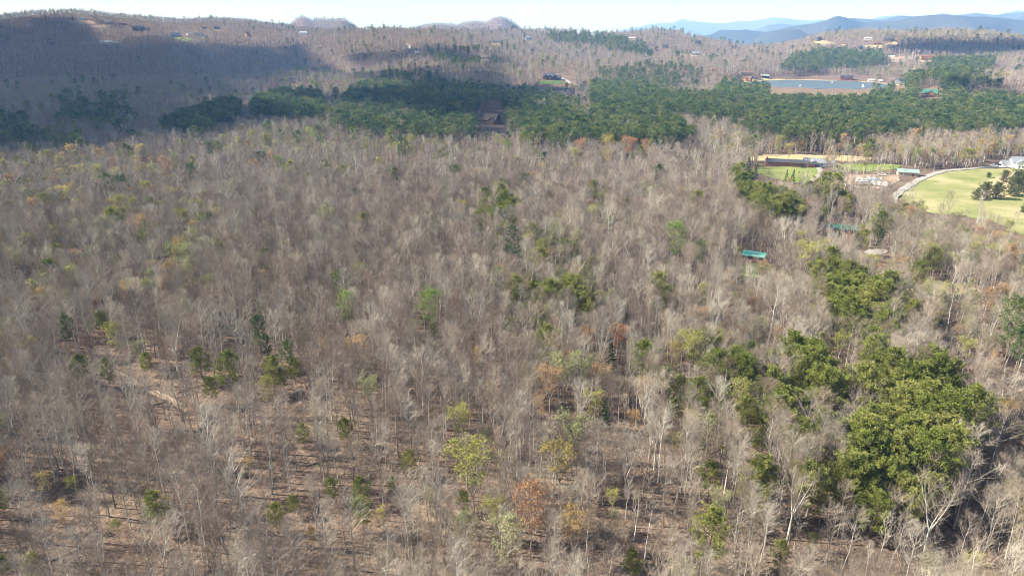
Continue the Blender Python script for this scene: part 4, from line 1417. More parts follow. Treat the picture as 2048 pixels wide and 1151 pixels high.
house(983, 250, 17, 15, 5.2, -28, 'w_log', 'r_brown', 'large timber lodge with steep brown roof and stair among dark pines', 'timber lodge', .85, cross=((4.5, 8, 3),), deck=(13, 3, 2.4), chimney=(-5, 1, 11), windows=4, rows=2)
house(1098, 160, 22, 13, 5.5, -14, 'w_dark', 'r_dark', 'dark timber mansion with several gables above a green lawn', 'dark mansion', .8, cross=((-5, 7, 3.5), (3, 6, 2.5)), wings=((17, 13, 9, 3.2, 1),), deck=(18, 3, 2), chimney=(-9.2, 0, 12), windows=5, rows=2)
house(1123, 187, 22, 10, 4, 8, 'w_blue', 'r_dark', 'dim blue grey house among bare trees below the dark mansion', 'blue grey house', .6, cross=((0, 6, 2),), windows=4, open_p=.6)
house(970, 119, 24, 14, 4.2, 12, 'w_tan', 'r_tan', 'house with a broad tan roof on a shaded clearing', 'tan roofed house', .62, cross=((6, 7, 2),), wings=((-15, 7, 7, 2.6, 0),), windows=4)
# hillside beyond the valley
house(213, 90, 32, 12, 4.6, 6, 'w_grey', 'r_light', 'wide pale grey house with white gables on the shaded hillside', 'wide pale house', .55, cross=((-7, 8, 3), (8, 8, 3)), wings=((24, 14, 9, 3.4, 0),), windows=6, deck=(26, 3, 1.2))
house(103, 89, 16, 10, 3.4, 20, 'w_red', 'r_brown', 'small brown house beside a lone conifer on the shaded hillside', 'small brown hill house', .6, windows=3)
house(163, 41, 17, 10, 4, 8, 'w_grey', 'r_grey', 'grey house on the red cleared slope near the hilltop', 'grey hilltop house', .6, cross=((3, 6, 2),), windows=3)
house(216, 47, 18, 9, 3.5, 6, 'w_tan', 'r_teal', 'house with pale green roof on the hilltop', 'pale green roofed house', .5, windows=3)
house(246, 51, 24, 10, 3.6, -6, 'w_red', 'r_brown', 'long reddish brown house on the hilltop among bare trees', 'reddish hilltop house', .5, windows=4, open_p=.6)
house(277, 61, 34, 15, 6, 8, 'w_dark', 'r_dark', 'large dark blue roofed house on the shaded hilltop', 'large dark hill house', .7, cross=((-6, 9, 3),), wings=((24, 14, 10, 3.6, 2),), windows=6, rows=2)
house(350, 74, 26, 13, 4.6, 10, 'w_blue', 'r_dark', 'dark green grey roofed house with a small lawn on the hillside', 'dark hillside house', .62, cross=((5, 8, 2.5),), windows=5)
house(399, 73, 22, 12, 4.6, -14, 'w_grey', 'r_dark', 'grey gabled house beside the dark hillside house', 'grey gabled hill house', .7, cross=((-3, 7, 2.5),), windows=4)
house(378, 71, 10, 8, 3, 14, 'w_white', 'r_grey', 'small white outbuilding between the two gabled hillside houses', 'white outbuilding', .6, windows=2)
house(408, 58, 14, 9, 3.2, 8, 'w_dark', 'r_brown', 'small dark cabin in bare trees high on the hill', 'small dark cabin', .6, windows=2, open_p=.6, cat='cabin', name='cabin')
house(434, 59, 17, 10, 3.6, 0, 'w_dark', 'r_dark', 'dark roofed house high on the hill beyond the small dark cabin', 'dark roofed hill house', .6, windows=3)
house(495, 73, 13, 11, 5, 35, 'w_orange', 'r_brown', 'sunlit orange brown cabin alone on the lit hillside', 'orange brown cabin', .9, windows=2, cat='cabin', name='cabin')
house(606, 70, 22, 11, 4.6, 10, 'w_white', 'r_light', 'bright white house alone on the sunlit hill shoulder', 'bright white hill house', .7, cross=((-5, 6, 2), (5, 6, 2)), windows=4)
house(787, 105, 14, 9, 3.6, -8, 'w_red', 'r_brown', 'small red brown house in shade below the pale road', 'red brown house', .6, windows=3, open_p=.7)
house(834, 108, 9, 7, 2.8, 10, 'w_white', 'r_light', 'small white shed at the end of the pale road', 'small white shed', .5, windows=2, cat='shed', name='shed')
house(852, 73, 16, 10, 4, 14, 'w_tan', 'r_grey', 'tan house among dark pines high on the middle ridge', 'tan ridge house', .6, windows=3, open_p=.6)
house(1001, 52, 20, 10, 4, 6, 'w_white', 'r_grey', 'white house on the crest of the middle ridge', 'white crest house', .6, cross=((4, 6, 2),), windows=3)
house(992, 87, 20, 11, 4, -8, 'w_orange', 'r_dark', 'brown house with dark roof on a cleared slope of the middle ridge', 'brown ridge house', .6, windows=4)
house(1058, 81, 22, 13, 6, 10, 'w_grey', 'r_grey', 'grey many gabled house above a pale road on the ridge', 'grey many gabled house', .8, cross=((-5, 6, 2), (4, 6, 2)), windows=4, rows=2)
house(1157, 66, 15, 12, 7, 25, 'w_red', 'r_dark', 'tall dark red house on the skyline of the ridge', 'tall dark red house', .9, windows=2, rows=2)
house(1185, 70, 25, 12, 4.6, -5, 'w_dark', 'r_grey', 'long grey roofed house beside the tall dark red one on the ridge', 'long ridge house', .6, cross=((6, 7, 2),), windows=5, deck=(20, 3, 1.6))
house(1264, 80, 20, 10, 3.6, -10, 'w_tan', 'r_light', 'house with pale roof among bare trees on the saddle', 'pale roofed saddle house', .5, windows=4)
house(1305, 95, 14, 9, 4, 5, 'w_white', 'r_dark', 'white house with dark roof on the slope below the saddle', 'white saddle house', .6, windows=3)
house(1331, 96, 15, 11, 6, -12, 'w_dark', 'r_dark', 'dark two storey house on the slope below the saddle', 'dark saddle house', .7, windows=3, rows=2)
house(1287, 118, 16, 10, 3.8, 8, 'w_white', 'r_dark', 'low white house behind pines on the middle slope', 'low white house', .6, windows=4, open_p=.7)
house(1371, 66, 14, 10, 5, 20, 'w_grey', 'r_dark', 'dark grey house on the bare hilltop edge', 'grey knob house', .7, windows=2, rows=2)
house(1385, 71, 11, 8, 3, -20, 'w_tan', 'r_brown', 'small tan house just below the hilltop edge', 'small tan house', .6, windows=2)
house(1393, 69, 10, 8, 4, 10, 'w_white', 'r_light', 'small white house beside the small tan one below the hilltop', 'small white hill house', .6, windows=2)
house(1396, 88, 19, 12, 5, 8, 'w_dark', 'r_dark', 'dark blue roofed house on the hill flank', 'dark flank house', .8, cross=((3, 7, 2),), windows=3)
house(1390, 111, 24, 12, 4.6, 6, 'w_grey', 'r_grey', 'grey gabled house on a pale levelled clearing', 'grey clearing house', .7, cross=((2, 8, 3),), wings=((16, 7, 8, 3, 0),), windows=4, deck=(18, 3, 1.2))
house(1484, 124, 17, 11, 4.6, 25, 'w_red', 'r_grey', 'brown house in bare trees above the pine slope', 'brown slope house', .7, windows=3, open_p=.7)
house(1478, 98, 10, 8, 3, 10, 'w_red', 'r_brown', 'tiny red brown cabin near the ridge end', 'tiny red brown cabin', .6, windows=2, cat='cabin', name='cabin')
house(1491, 152, 26, 14, 5, 8, 'w_tan', 'r_brown', 'broad brown roofed house above the orange log house', 'broad brown house', .4, windows=5, deck=(22, 3, 1.5))
house(1494, 163, 17, 12, 5.4, -20, 'w_orange', 'r_brown', 'orange log house with a porch beside the pond end', 'orange log house', .7, cross=((-3, 7, 3),), deck=(15, 3, 1.5), windows=4, rows=2)
house(1529, 156, 16, 10, 3, 8, 'w_dark', 'r_teal', 'small green grey roofed pavilion by the pond end', 'green grey pavilion', .55, windows=2)
house(1692, 160, 26, 12, 4.6, 6, 'w_red', 'r_dark', 'red lodge with two gables on the far bank of the pond', 'red pond lodge', .75, cross=((-6, 8, 3), (6, 8, 3)), windows=4, deck=(24, 3, .8))
house(1742, 164, 14, 8, 3, 4, 'w_white', 'r_light', 'low white bath house on the far bank of the pond', 'white bath house', .3, windows=4, name='shed', cat='shed')
house(1760, 165, 7, 7, 2.8, 0, 'w_tan', 'r_light', 'small pale hut next to the low white bath house', 'small pale hut', .5, windows=2, name='shed', cat='shed')
house(1801, 166, 20, 11, 5, -12, 'w_blue', 'r_dark', 'dark grey house behind the pond bank by the pines', 'dark pond house', .7, windows=4)
house(1858, 194, 20, 13, 4.4, -6, 'w_log', 'r_green', 'log lodge with green roof and long deck among pines', 'green roofed lodge', .75, cross=((2, 10, 3),), deck=(24, 3.5, 1.6), windows=4)
house(1479, 234, 9, 8, 3, 10, 'w_grey', 'r_grey', 'small grey cottage peeping out of the pine woods', 'small grey cottage', .7, windows=2)
house(1853, 120, 30, 15, 6, 10, 'w_orange', 'r_brown', 'large sunlit log house with brown roof on the wooded hillside', 'large log house', .65, cross=((5, 9, 3),), deck=(28, 4, 1.8), windows=5, rows=2)
house(1783, 114, 17, 10, 4, -6, 'w_white', 'r_dark', 'white and grey house above a pale cleared slope', 'white slope house', .5, windows=4)
house(1637, 83, 15, 12, 6, 30, 'w_dark', 'r_dark', 'dark pointed house on a pale clearing of the far hill', 'dark pointed house', .9, windows=2, rows=2)
house(1686, 91, 14, 10, 3.6, -10, 'w_tan', 'r_brown', 'small tan brown house on the far hill', 'small far tan house', .6, windows=2)
house(1722, 99, 13, 10, 4, 20, 'w_dark', 'r_dark', 'small dark roofed house in trees on the far hill', 'small far dark house', .8, windows=2)
house(1755, 91, 22, 12, 4.6, 6, 'w_log', 'r_brown', 'brown gabled house on a pale clearing of the far hill', 'brown far house', .7, cross=((2, 8, 2.5),), windows=4)
house(1777, 83, 26, 13, 5, -6, 'w_dark', 'r_dark', 'dark blue roofed mansion near the top of the far hill', 'dark far mansion', .7, cross=((3, 8, 2.5),), windows=5)
house(1735, 80, 20, 9, 4, 6, 'w_white', 'r_light', 'white house at the top of the far hill', 'white far house', .5, windows=4)
house(1164, 208, 12, 8, 3, 6, 'w_grey', 'r_light', 'small pale roofed cabin hidden in dark pines', 'pale roofed cabin', .5, windows=2, cat='cabin', name='cabin', open_p=.6) if False else None

# clearings and roads beyond
field('cleared_slope', [(138, 42), (160, 41), (186, 44), (190, 49), (160, 49), (143, 47)], M['earth'], 'red cleared slope below the grey hilltop house', 2, 8, .5)
field('cleared_slope', [(180, 53), (215, 50), (222, 53), (195, 57)], M['earth'], 'pale cleared strip near the hilltop', 2, 8, .5)
field('driveway', [(150, 87), (195, 85), (240, 88), (238, 92), (190, 90), (155, 89)], M['earth'], 'levelled pale ground around the wide pale house', 2, 8, .5)
M['shade_lawn'] = ground_mat('shade_painted_lawn', [(0.3, [(0.3, (0.06, 0.10, 0.03)), (0.7, (0.10, 0.14, 0.045))], 1)])  # darker copy of the lawn grass, the shade on it put into its colour
field('hill_lawn', [(350, 77), (375, 76), (385, 80), (370, 84), (355, 81)], M['lawn'], 'small green lawn below the dark hillside house', 2, 8, .5)
field('cleared_slope', [(972, 88), (1000, 87), (1008, 91), (980, 92)], M['earth'], 'reddish cleared slope by the brown ridge house', 2, 8, .5)
field('cleared_slope', [(940, 122), (985, 119), (995, 127), (955, 131), (930, 129)], M['earth'], 'shaded cleared slope below the tan roofed house', 2, 8, .5)
field('hill_lawn', [(1080, 163), (1110, 162), (1128, 164), (1120, 169), (1095, 170), (1078, 167)], M['shade_lawn'], 'green lawn below the dark mansion', 2, 6, .5)
field('cleared_slope', [(1365, 107), (1385, 110), (1412, 108), (1410, 113), (1380, 115), (1360, 111)], M['earth'], 'pale levelled ground around the grey clearing house', 2, 8, .5)
field('cleared_slope', [(1290, 103), (1340, 98), (1350, 104), (1320, 112), (1300, 110)], M['dam'], 'reddish thinned slope below the saddle houses', 2, 8, .5)
field('cleared_slope', [(1625, 83), (1650, 82), (1668, 87), (1645, 90), (1628, 87)], M['straw'], 'pale clearing around the dark pointed house', 2, 8, .5)
field('cleared_slope', [(1725, 92), (1765, 90), (1790, 84), (1795, 90), (1765, 97), (1735, 96)], M['straw'], 'pale clearing below the far hill houses', 2, 8, .5)
field('cleared_slope', [(1580, 98), (1600, 94), (1612, 97), (1592, 100)], M['straw'], 'small pale cleared spot on the far hill', 2, 8, .5)
field('cleared_slope', [(1770, 118), (1800, 114), (1825, 117), (1800, 125), (1780, 124)], M['earth'], 'cleared earth slope below the white slope house', 2, 8, .5)
field('cleared_slope', [(1835, 122), (1865, 121), (1875, 124), (1850, 126)], M['straw'], 'levelled bank in front of the large log house', 2, 8, .5)
field('cleared_slope', [(1440, 163), (1480, 164), (1530, 162), (1535, 168), (1490, 172), (1450, 170)], M['earth'], 'bare terrace around the orange log house', 2, 8, .5)
field('lodge_yard', [(935, 245), (965, 238), (1005, 250), (1010, 262), (975, 265), (945, 258)], M['dam'], 'brown cleared bank below the timber lodge', 2, 5, .5)
ribbon('road', [(812, 88), (818, 93), (822, 99), (830, 105)], 9, M['gravel'], 'short pale road climbing the middle ridge', .9)
ribbon('road', [(1040, 93), (1052, 90), (1062, 87), (1068, 84)], 6, M['gravel'], 'pale road below the grey many gabled house', .9)
ribbon('road', [(1120, 157), (1130, 160), (1140, 167)], 7, M['gravel'], 'pale drive beside the dark mansion', .7)
ribbon('road', [(1138, 212), (1150, 216), (1162, 221), (1175, 230)], 5, M['gravel'], 'pale lane slanting through the dark pines', .7)
ribbon('road', [(945, 272), (985, 270), (1010, 271), (1045, 268)], 6, M['asphalt'], 'grey road below the timber lodge', .6)
ribbon('road', [(1360, 66), (1375, 70), (1392, 76), (1402, 80)], 6, M['gravel'], 'pale road along the bare hilltop edge', .9)
ribbon('road', [(1480, 172), (1500, 167), (1530, 164)], 5, M['gravel'], 'pale road to the orange log house', .9)

# ------------------------------------------------------------------ vehicles and things in the yard
def ring_wheel(V, Fc, cx, cyy, cz, r, wd, n=12):
    b = len(V)
    for s in (-1, 1):
        for q in range(n):
            a = 2 * math.pi * q / n
            V.append((cx + r * math.cos(a), cyy + s * wd / 2, cz + r * math.sin(a)))
    for q in range(n):
        Fc.append((b + q, b + (q + 1) % n, b + n + (q + 1) % n, b + n + q))
    Fc.append(tuple(b + q for q in range(n))[::-1]); Fc.append(tuple(b + n + q for q in range(n)))

def prism(V, Fc, prof, hw, taper=1.0, zt=0):
    """side profile (x, z) extruded across the width; points above zt pull in by taper"""
    b, n = len(V), len(prof)
    for s in (-1, 1):
        for (x, z) in prof:
            V.append((x, s * hw * (taper if z > zt else 1), z))
    for q in range(n):
        Fc.append((b + q, b + (q + 1) % n, b + n + (q + 1) % n, b + n + q))
    Fc.append(tuple(b + q for q in range(n))[::-1]); Fc.append(tuple(b + n + q for q in range(n)))

def vehicle(px, py, rot, paint, kind, label, name, cat):
    x, y, z = hit(px, py)
    az = math.atan2(x, y)
    root = empty(name, (x, y, z + .65), -az + R(rot))
    tag(root, label, cat, None)
    V, Fc = [], []
    if kind == 'pickup':
        prof = [(-2.75, .5), (2.7, .5), (2.78, .95), (2.5, 1.12), (1.3, 1.2), (-2.72, 1.18)]
        cab = [(1.25, 1.18), (.55, 1.85), (-.75, 1.88), (-1.0, 1.18)]
    elif kind == 'suv':
        prof = [(-2.4, .5), (2.35, .5), (2.42, .9), (2.2, 1.08), (1.2, 1.15), (-2.38, 1.15)]
        cab = [(1.2, 1.14), (.5, 1.75), (-2.0, 1.75), (-2.35, 1.14)]
    else:
        prof = [(-2.2, .45), (2.2, .45), (2.25, .75), (1.9, .92), (.95, .98), (-2.2, .98)]
        cab = [(.95, .97), (.25, 1.45), (-1.1, 1.45), (-1.75, .97)]
    prism(V, Fc, prof, .95)
    body = part('body', V, Fc, paint, root)
    V, Fc = [], []
    prism(V, Fc, cab, .86, .86, cab[0][1] + .1)
    part('cabin', V, Fc, 'glass', root)
    V, Fc = [], []
    z1 = cab[1][1]
    box(V, Fc, cab[2][0] - .05, cab[1][0] + .05, -.74, .74, z1, z1 + .06)
    part('roof', V, Fc, paint, root)
    for sx in (1.55, -1.6):
        for sy in (-.86, .86):
            V, Fc = [], []
            ring_wheel(V, Fc, sx, sy, .38, .38, .26)
            wo = part('wheel', V, Fc, 'tyre', root)
            V, Fc = [], []
            ring_wheel(V, Fc, sx, sy + math.copysign(.02, sy), .38, .22, .27)
            part('rim', V, Fc, 'silver', wo)
    for sy in (-.65, .65):
        V, Fc = [], []
        box(V, Fc, prof[2][0] - .06, prof[2][0] + .03, sy - .18, sy + .18, .78, .92)
        part('headlight', V, Fc, 'r_light', root)
    HOUSE_SPOTS.append((x, y, 4))
    PLACES.append((x, y, label.split(' parked')[0]))
vehicle(1986, 334.5, 4, 'silver', 'pickup', 'silver pickup truck parked on the gravel drive', 'pickup_truck', 'truck')
vehicle(1998, 333.5, 176, 'black', 'suv', 'black car parked behind the silver pickup', 'parked_car', 'car')
vehicle(1763, 353, 10, 'w_white', 'pickup', 'white pickup parked at the back of the yard', 'pickup_truck', 'truck')
vehicle(1632, 336, 170, 'black', 'suv', 'black car parked before the white garage', 'parked_car', 'car')
vehicle(1604, 336.5, 10, 'black', 'car', 'dark car parked at the end of the brick house', 'parked_car', 'car')

def camper(px, py, L, rot, mat, label, name='camper_trailer', cat='trailer'):
    x, y, z = hit(px, py)
    az = math.atan2(x, y)
    root = empty(name, (x, y, z + .5), -az + R(rot))
    tag(root, label, cat)
    V, Fc = [], []
    hl = L / 2
    prism(V, Fc, [(-hl, .6), (hl - .3, .6), (hl, 1.2), (hl - .1, 2.3), (hl - .6, 2.75), (-hl + .3, 2.75), (-hl, 2.4)], 1.15)
    part('body', V, Fc, mat, root)
    for q in range(max(1, int(L // 2.5))):
        xx = -hl + L * (q + .6) / max(1, int(L // 2.5)) - .3
        for s in (-1, 1):
            V, Fc = [], []
            box(V, Fc, xx - .4, xx + .4, s * 1.17 - .03, s * 1.17 + .03, 1.5, 2.1)
            part('window', V, Fc, 'glass', root)
    for sx in (-.5, .5):
        for sy in (-1, 1):
            V, Fc = [], []
            ring_wheel(V, Fc, sx, sy, .36, .36, .25)
            part('wheel', V, Fc, 'tyre', root)
    V, Fc = [], []
    box(V, Fc, hl - .02, hl + 1.2, -.06, .06, .55, .68)
    part('drawbar', V, Fc, 'black', root)
    HOUSE_SPOTS.append((x, y, L * .5 + 1))
camper(1722, 366, 7, 6, 'w_white', 'white camper trailer at the back of the yard row')
camper(1727, 371, 6, -8, 'silver', 'silver grey camper trailer in front of the white one')
camper(1757, 373, 11, -12, 'w_white', 'long white trailer in front of the grey canvas shelter')

def shelter(px, py, label):
    """arched canvas shelter"""
    x, y, z = hit(px, py)
    az = math.atan2(x, y)
    root = empty('canvas_shelter', (x, y, z + .4), -az + R(15))
    tag(root, label, 'shelter')
    V, Fc = [], []
    n = 10
    for kx in range(6):
        for q in range(n + 1):
            a = math.pi * q / n
            V.append((-5 + 2 * kx, 3.4 * math.cos(a), 3.6 * math.sin(a) ** .8 - (0.08 if kx % 2 else 0)))
        if kx:
            for q in range(n):
                b = kx * (n + 1) + q
                Fc.append((b - n - 1, b - n, b + 1, b))
    part('canopy', V, Fc, 'canvas', root)
    V, Fc = [], []
    for sx in (-4.9, 4.9):
        box(V, Fc, sx - .05, sx + .05, -3.3, 3.3, -.6, .4)
    part('base_rail', V, Fc, 'silver', root)
    HOUSE_SPOTS.append((x, y, 7))
shelter(1745, 366, 'grey arched canvas shelter in the yard')

# ------------------------------------------------------------------ fountains and a raft on the pond
M['spray'] = flat_mat('white_spray', (.85, .88, .9), .6, .05)
def on_water(px, py):
    u, v = (px - CX) / F, (CY - py) / F
    dz = v * CP - SP
    t = (POND_Z - CAMZ) / dz
    return u * t, (CP + v * SP) * t
def fountain(px, py, hgt, label):
    x, y = on_water(px, py)
    root = empty('fountain', (x, y, POND_Z))
    tag(root, label, 'fountain', 'fountains on the pond')
    V, Fc = [], []
    ring_wheel(V, Fc, 0, 0, 0, .9, .5, 14)
    V = [(a, c, b) for a, b, c in V]
    part('float', V, Fc, 'black', root)
    rr = random.Random(int(px))
    T_ = TB()
    for q in range(40):
        a = rr.uniform(0, 6.28)
        sp_ = rr.uniform(.05, .38)
        pts = []
        for kx in range(7):
            t = kx / 6 * 1.25
            pts.append(np.array([math.cos(a) * sp_ * t * hgt * .9, math.sin(a) * sp_ * t * hgt * .9, max(.05, hgt * (t * 3.0 - 2.4 * t * t) * (1.1 - .4 * sp_))]))
        T_.tube(pts, [.02 + .012 * kx for kx in range(7)], 3, 0)
    link(bpy.data.objects.new('spray', T_.mesh('spray', [M['spray']])), root)
fountain(1600, 173, 3.0, 'white fountain spray near the dam side of the pond')
fountain(1664, 166, 3.0, 'white fountain spray near the red lodge on the pond')
fountain(1725, 176, 6.0, 'tall thin fountain spray at the pine end of the pond')
def raft(px, py):
    x, y = on_water(px, py)
    root = empty('swim_raft', (x, y, POND_Z), R(20))
    tag(root, 'dark floating swim raft on the pond near the far shore', 'raft')
    V, Fc = [], []
    box(V, Fc, -3, 3, -1.8, 1.8, .25, .5)
    part('platform', V, Fc, 'wood', root)
    for sx in (-2, 2):
        V, Fc = [], []
        box(V, Fc, sx - .5, sx + .5, -1.6, 1.6, -.2, .25)
        part('pontoon', V, Fc, 'black', root)
    V, Fc = [], []
    box(V, Fc, 2.6, 2.7, -.3, -.2, .5, 1.5); box(V, Fc, 2.6, 2.7, .2, .3, .5, 1.5)
    part('ladder', V, Fc, 'silver', root)
raft(1604, 165)

# ------------------------------------------------------------------ clouds (outside the picture, their shade lies on the hills)
m_, n_, o_ = new_mat('cloud')
d_ = n_.nodes.new('ShaderNodeBsdfDiffuse'); d_.inputs['Color'].default_value = (.9, .9, .9, 1)
t_ = n_.nodes.new('ShaderNodeBsdfTransparent')
x_ = n_.nodes.new('ShaderNodeMixShader'); x_.inputs[0].default_value = .45
n_.links.new(t_.outputs[0], x_.inputs[1]); n_.links.new(d_.outputs[0], x_.inputs[2]); n_.links.new(x_.outputs[0], o_.inputs['Surface'])
M['cloud'] = m_
def cloud(spots, alt, label, seed, dmin=0):
    bm = bmesh.new()
    rr = random.Random(seed)
    for (px, py, rad) in spots:
        gx, gy, gz = hit(px, py, 0, dmin if px > 300 else 0)
        kx = (alt - gz) / TO_SUN.z
        c = Vector((gx, gy, gz)) + TO_SUN * kx
        for q in range(14):
            r_ = rad * (1.0 if q == 0 else rr.uniform(.3, .55) if q < 4 else rr.uniform(.07, .2))
            ra = rad * (.85 if q < 4 else rr.uniform(.85, 1.35))
            off = Vector((0, 0, 0)) if q == 0 else Vector((math.cos(q * 2.1 + rr.random()) * ra, math.sin(q * 2.1 + rr.random()) * ra, rr.uniform(-.1, .2) * rad))
            got = bmesh.ops.create_icosphere(bm, subdivisions=3 if q < 4 else 2, radius=1.0)
            for v in got['verts']:
                nn = mnoise.fractal(v.co * 1.6 + Vector((seed + gx * .01, gy * .01, q)), 1.0, 2.0, 4)
                v.co = Vector((v.co.x * r_, v.co.y * r_, v.co.z * r_ * (.38 if v.co.z > 0 else .18))) * (1 + .38 * nn) + c + off
    me = bpy.data.meshes.new('cloud')
    bm.to_mesh(me); bm.free()
    me.polygons.foreach_set('use_smooth', np.ones(len(me.polygons), bool))
    me.materials.append(M['cloud'])
    tag(link(bpy.data.objects.new('cloud', me)), label, None, None, 'stuff')
cloud([(-60, 70, 220), (40, 110, 260), (230, 130, 260), (430, 130, 210), (140, 200, 260), (350, 200, 230), (540, 118, 110), (520, 150, 120), (605, 158, 85), (450, 195, 120), (660, 165, 50), (60, 160, 260), (250, 165, 240), (430, 165, 190), (-60, 220, 280), (80, 270, 230), (270, 265, 150), (-40, 300, 160)], 1700, 'broad cloud high beyond the sunny side of the valley', 1, 1750)
cloud([(760, 215, 110), (985, 250, 70), (880, 215, 150), (1000, 190, 110), (800, 155, 90), (930, 160, 80), (1100, 190, 80)], 1600, 'ragged cloud above the middle of the valley', 2)
cloud([(860, 106, 70), (760, 118, 70), (950, 120, 70), (1000, 132, 50)], 1750, 'small cloud near the ragged one', 3)
cloud([(1880, 102, 110), (1980, 106, 150), (2060, 100, 150), (2010, 200, 45)], 1500, 'cloud above the wooded hill by the pond', 4)

# ------------------------------------------------------------------ planting
add_explicit()
XS, YS, ZS, HS, SS = [], [], [], [], []
for (d0, d1, st, sd_, un) in [(60, 520, 3.75, 1, False), (520, 1050, 4.6, 2, False), (1050, 2780, 6.7, 3, False), (4150, 4750, 9.5, 5, False), (60, 520, 4.6, 6, True), (520, 900, 7.5, 7, True), (90, 620, 6.1, 8, 'reg'), (620, 1700, 8.4, 9, 'reg')]:
    X, Y = candidates(d0, d1, st, sd_)
    if d0 == 4150:
        k_ = np.abs(np.degrees(np.arctan2(X, Y)) + 7) < 13
        X, Y = X[k_], Y[k_]
    res = plant(X, Y, sd_ + 50, un is True, un == 'reg')
    for L_, a_ in zip((XS, YS, ZS, HS, SS), res):
        L_.append(a_)
X, Y, Z, H, S = (np.concatenate(a_) for a_ in (XS, YS, ZS, HS, SS))
k_ = np.ones(len(X), bool)
for (ex, ey, ez, eh, es, _l) in EX:
    dd = np.hypot(X - ex, Y - ey)
    k_ &= dd > np.where(S == SPI['sap'], 1.5, 3.4)
    # keep the crown in sight: thin the trees standing right in front of it
    u_, v_ = ex / np.hypot(ex, ey), ey / np.hypot(ex, ey)
    al = ex * u_ + ey * v_ - (X * u_ + Y * v_)
    la = np.abs((X - ex) * v_ - (Y - ey) * u_)
    sl_ = (CAMZ - ez) / np.hypot(ex, ey)
    k_ &= ~((al > 0) & (al < 60) & (la < 1.5 + .10 * eh) & (H - al * sl_ > eh * .40))
X, Y, Z, H, S = X[k_], Y[k_], Z[k_], H[k_], S[k_]
D = np.hypot(X, Y)
LOD = np.where(D < 430, 0, np.where(D < 1050, 1, 2))
RZ = rng.uniform(0, 6.283, len(X))
print('trees', len(X), {n_: int((S == i_).sum()) for n_, i_ in SPI.items()})

def nvar(kind, sp, lod):
    return sum(1 for kk in PROTO if kk[0] == kind and kk[1] == sp and kk[3] == lod)

def kind_of(sp):
    return 'bare' if sp == 'bare' else 'sap' if sp == 'sap' else 'pine' if sp in ('olive', 'dark', 'white', 'spruce', 'bush') else 'leaf'

KN = {'bare': 'bare_tree', 'pine': 'pine_tree', 'leaf': 'leafing_tree', 'spruce': 'evergreen_tree', 'bush': 'shrub'}
GR = {'bare_tree': 'bare trees of the near woods', 'pine_tree': 'pines among the woods', 'leafing_tree': 'budding and leafing trees', 'evergreen_tree': 'dark evergreens', 'shrub': 'shrubs in the pasture'}

def place_tree(x, y, z, h, sp, key, rz, label):
    p = PROTO[key]
    name = KN.get(sp, KN[kind_of(sp)])
    o = empty(name, (x, y, z), rz)
    s = h / p['h']
    o.scale = (s, s, s)
    tag(o, label, 'shrub' if sp == 'bush' else 'tree', GR[name])
    link(bpy.data.objects.new('trunk', p['trunk']), o)
    link(bpy.data.objects.new('crown', p['crown']), o)
    return o

rs = random.Random(77)
for (x, y, z, h, sp, lab) in EX:
    kd = kind_of(sp)
    lod = 0 if np.hypot(x, y) < 620 or sp in ('white', 'spruce', 'bush') else 1
    v = rs.randrange(nvar(kd, sp, lod))
    if sp == 'bare':
        v = rs.choice([3, 5, 2, 7])
    place_tree(x, y, z, h, sp, (kd, sp, v, lod), rs.uniform(0, 6.28), lab)

# the trees that show largest stand one by one; the rest of each kind is one mass
px_, py_ = project(X, Y, Z + H * .75)
inframe = (px_ > 8) & (px_ < 2040) & (py_ > 4) & (py_ < 1143)
size = H / D
single = np.zeros(len(X), bool)
KIND = np.array([kind_of(SPN[s_]) for s_ in range(len(SPN))])[S]
for kd, cap in (('bare', 280), ('pine', 235), ('leaf', 235)):
    idx = np.nonzero(inframe & (KIND == kd))[0]
    single[idx[np.argsort(-size[idx])[:cap]]] = True

LANDM = [(e[0], e[1], e[2] + e[3] * .6, w) for e, w in zip(EX, [q[4] if len(q) == 5 else q[3] for q in EXPL + EXPC + EXPB + EXPN])]
import re as _re
SHORT = []
for (lx, ly, lz, lab) in LANDM:
    sh = _re.split(r',| (?:with|standing|near|beside|between|in|on|above|below|at|next|cut|following|and|by|just|rising|among|under|alone|touching|left|behind|half|of|inside|along|to|the largest|nearest|beyond)\b', lab)[0]
    SHORT.append(sh)
uniq = [i_ for i_ in range(len(SHORT)) if SHORT.count(SHORT[i_]) == 1 and len(SHORT[i_].split()) <= 5]
LX = np.array([LANDM[i_][0] for i_ in uniq]); LY = np.array([LANDM[i_][1] for i_ in uniq])
LS = [SHORT[i_] for i_ in uniq] + [q_[2] for q_ in PLACES]
LX = np.concatenate([LX, [q_[0] for q_ in PLACES]]); LY = np.concatenate([LY, [q_[1] for q_ in PLACES]])
ADJ = {'tall': 'tall', 'slim': 'slender', 'oak': 'broad crowned', 'vase': 'fan shaped', 'twin': 'twin stemmed'}
LADJ = {'leaf_green': 'fresh green', 'leaf_lime': 'yellow green', 'leaf_yellow': 'yellow', 'leaf_gold': 'golden', 'leaf_orange': 'orange', 'leaf_red': 'reddish budding', 'leaf_pale': 'pale green budding', 'leaf_peach': 'peach coloured'}
ORD = ['', 'second ', 'third ', 'fourth ', 'fifth ', 'sixth ', 'seventh ', 'eighth ', 'ninth ', 'tenth ', 'eleventh ', 'twelfth ', 'thirteenth ', 'fourteenth ', 'fifteenth ', 'sixteenth ', 'seventeenth ', 'eighteenth ', 'nineteenth ', 'twentieth ']
picks = []
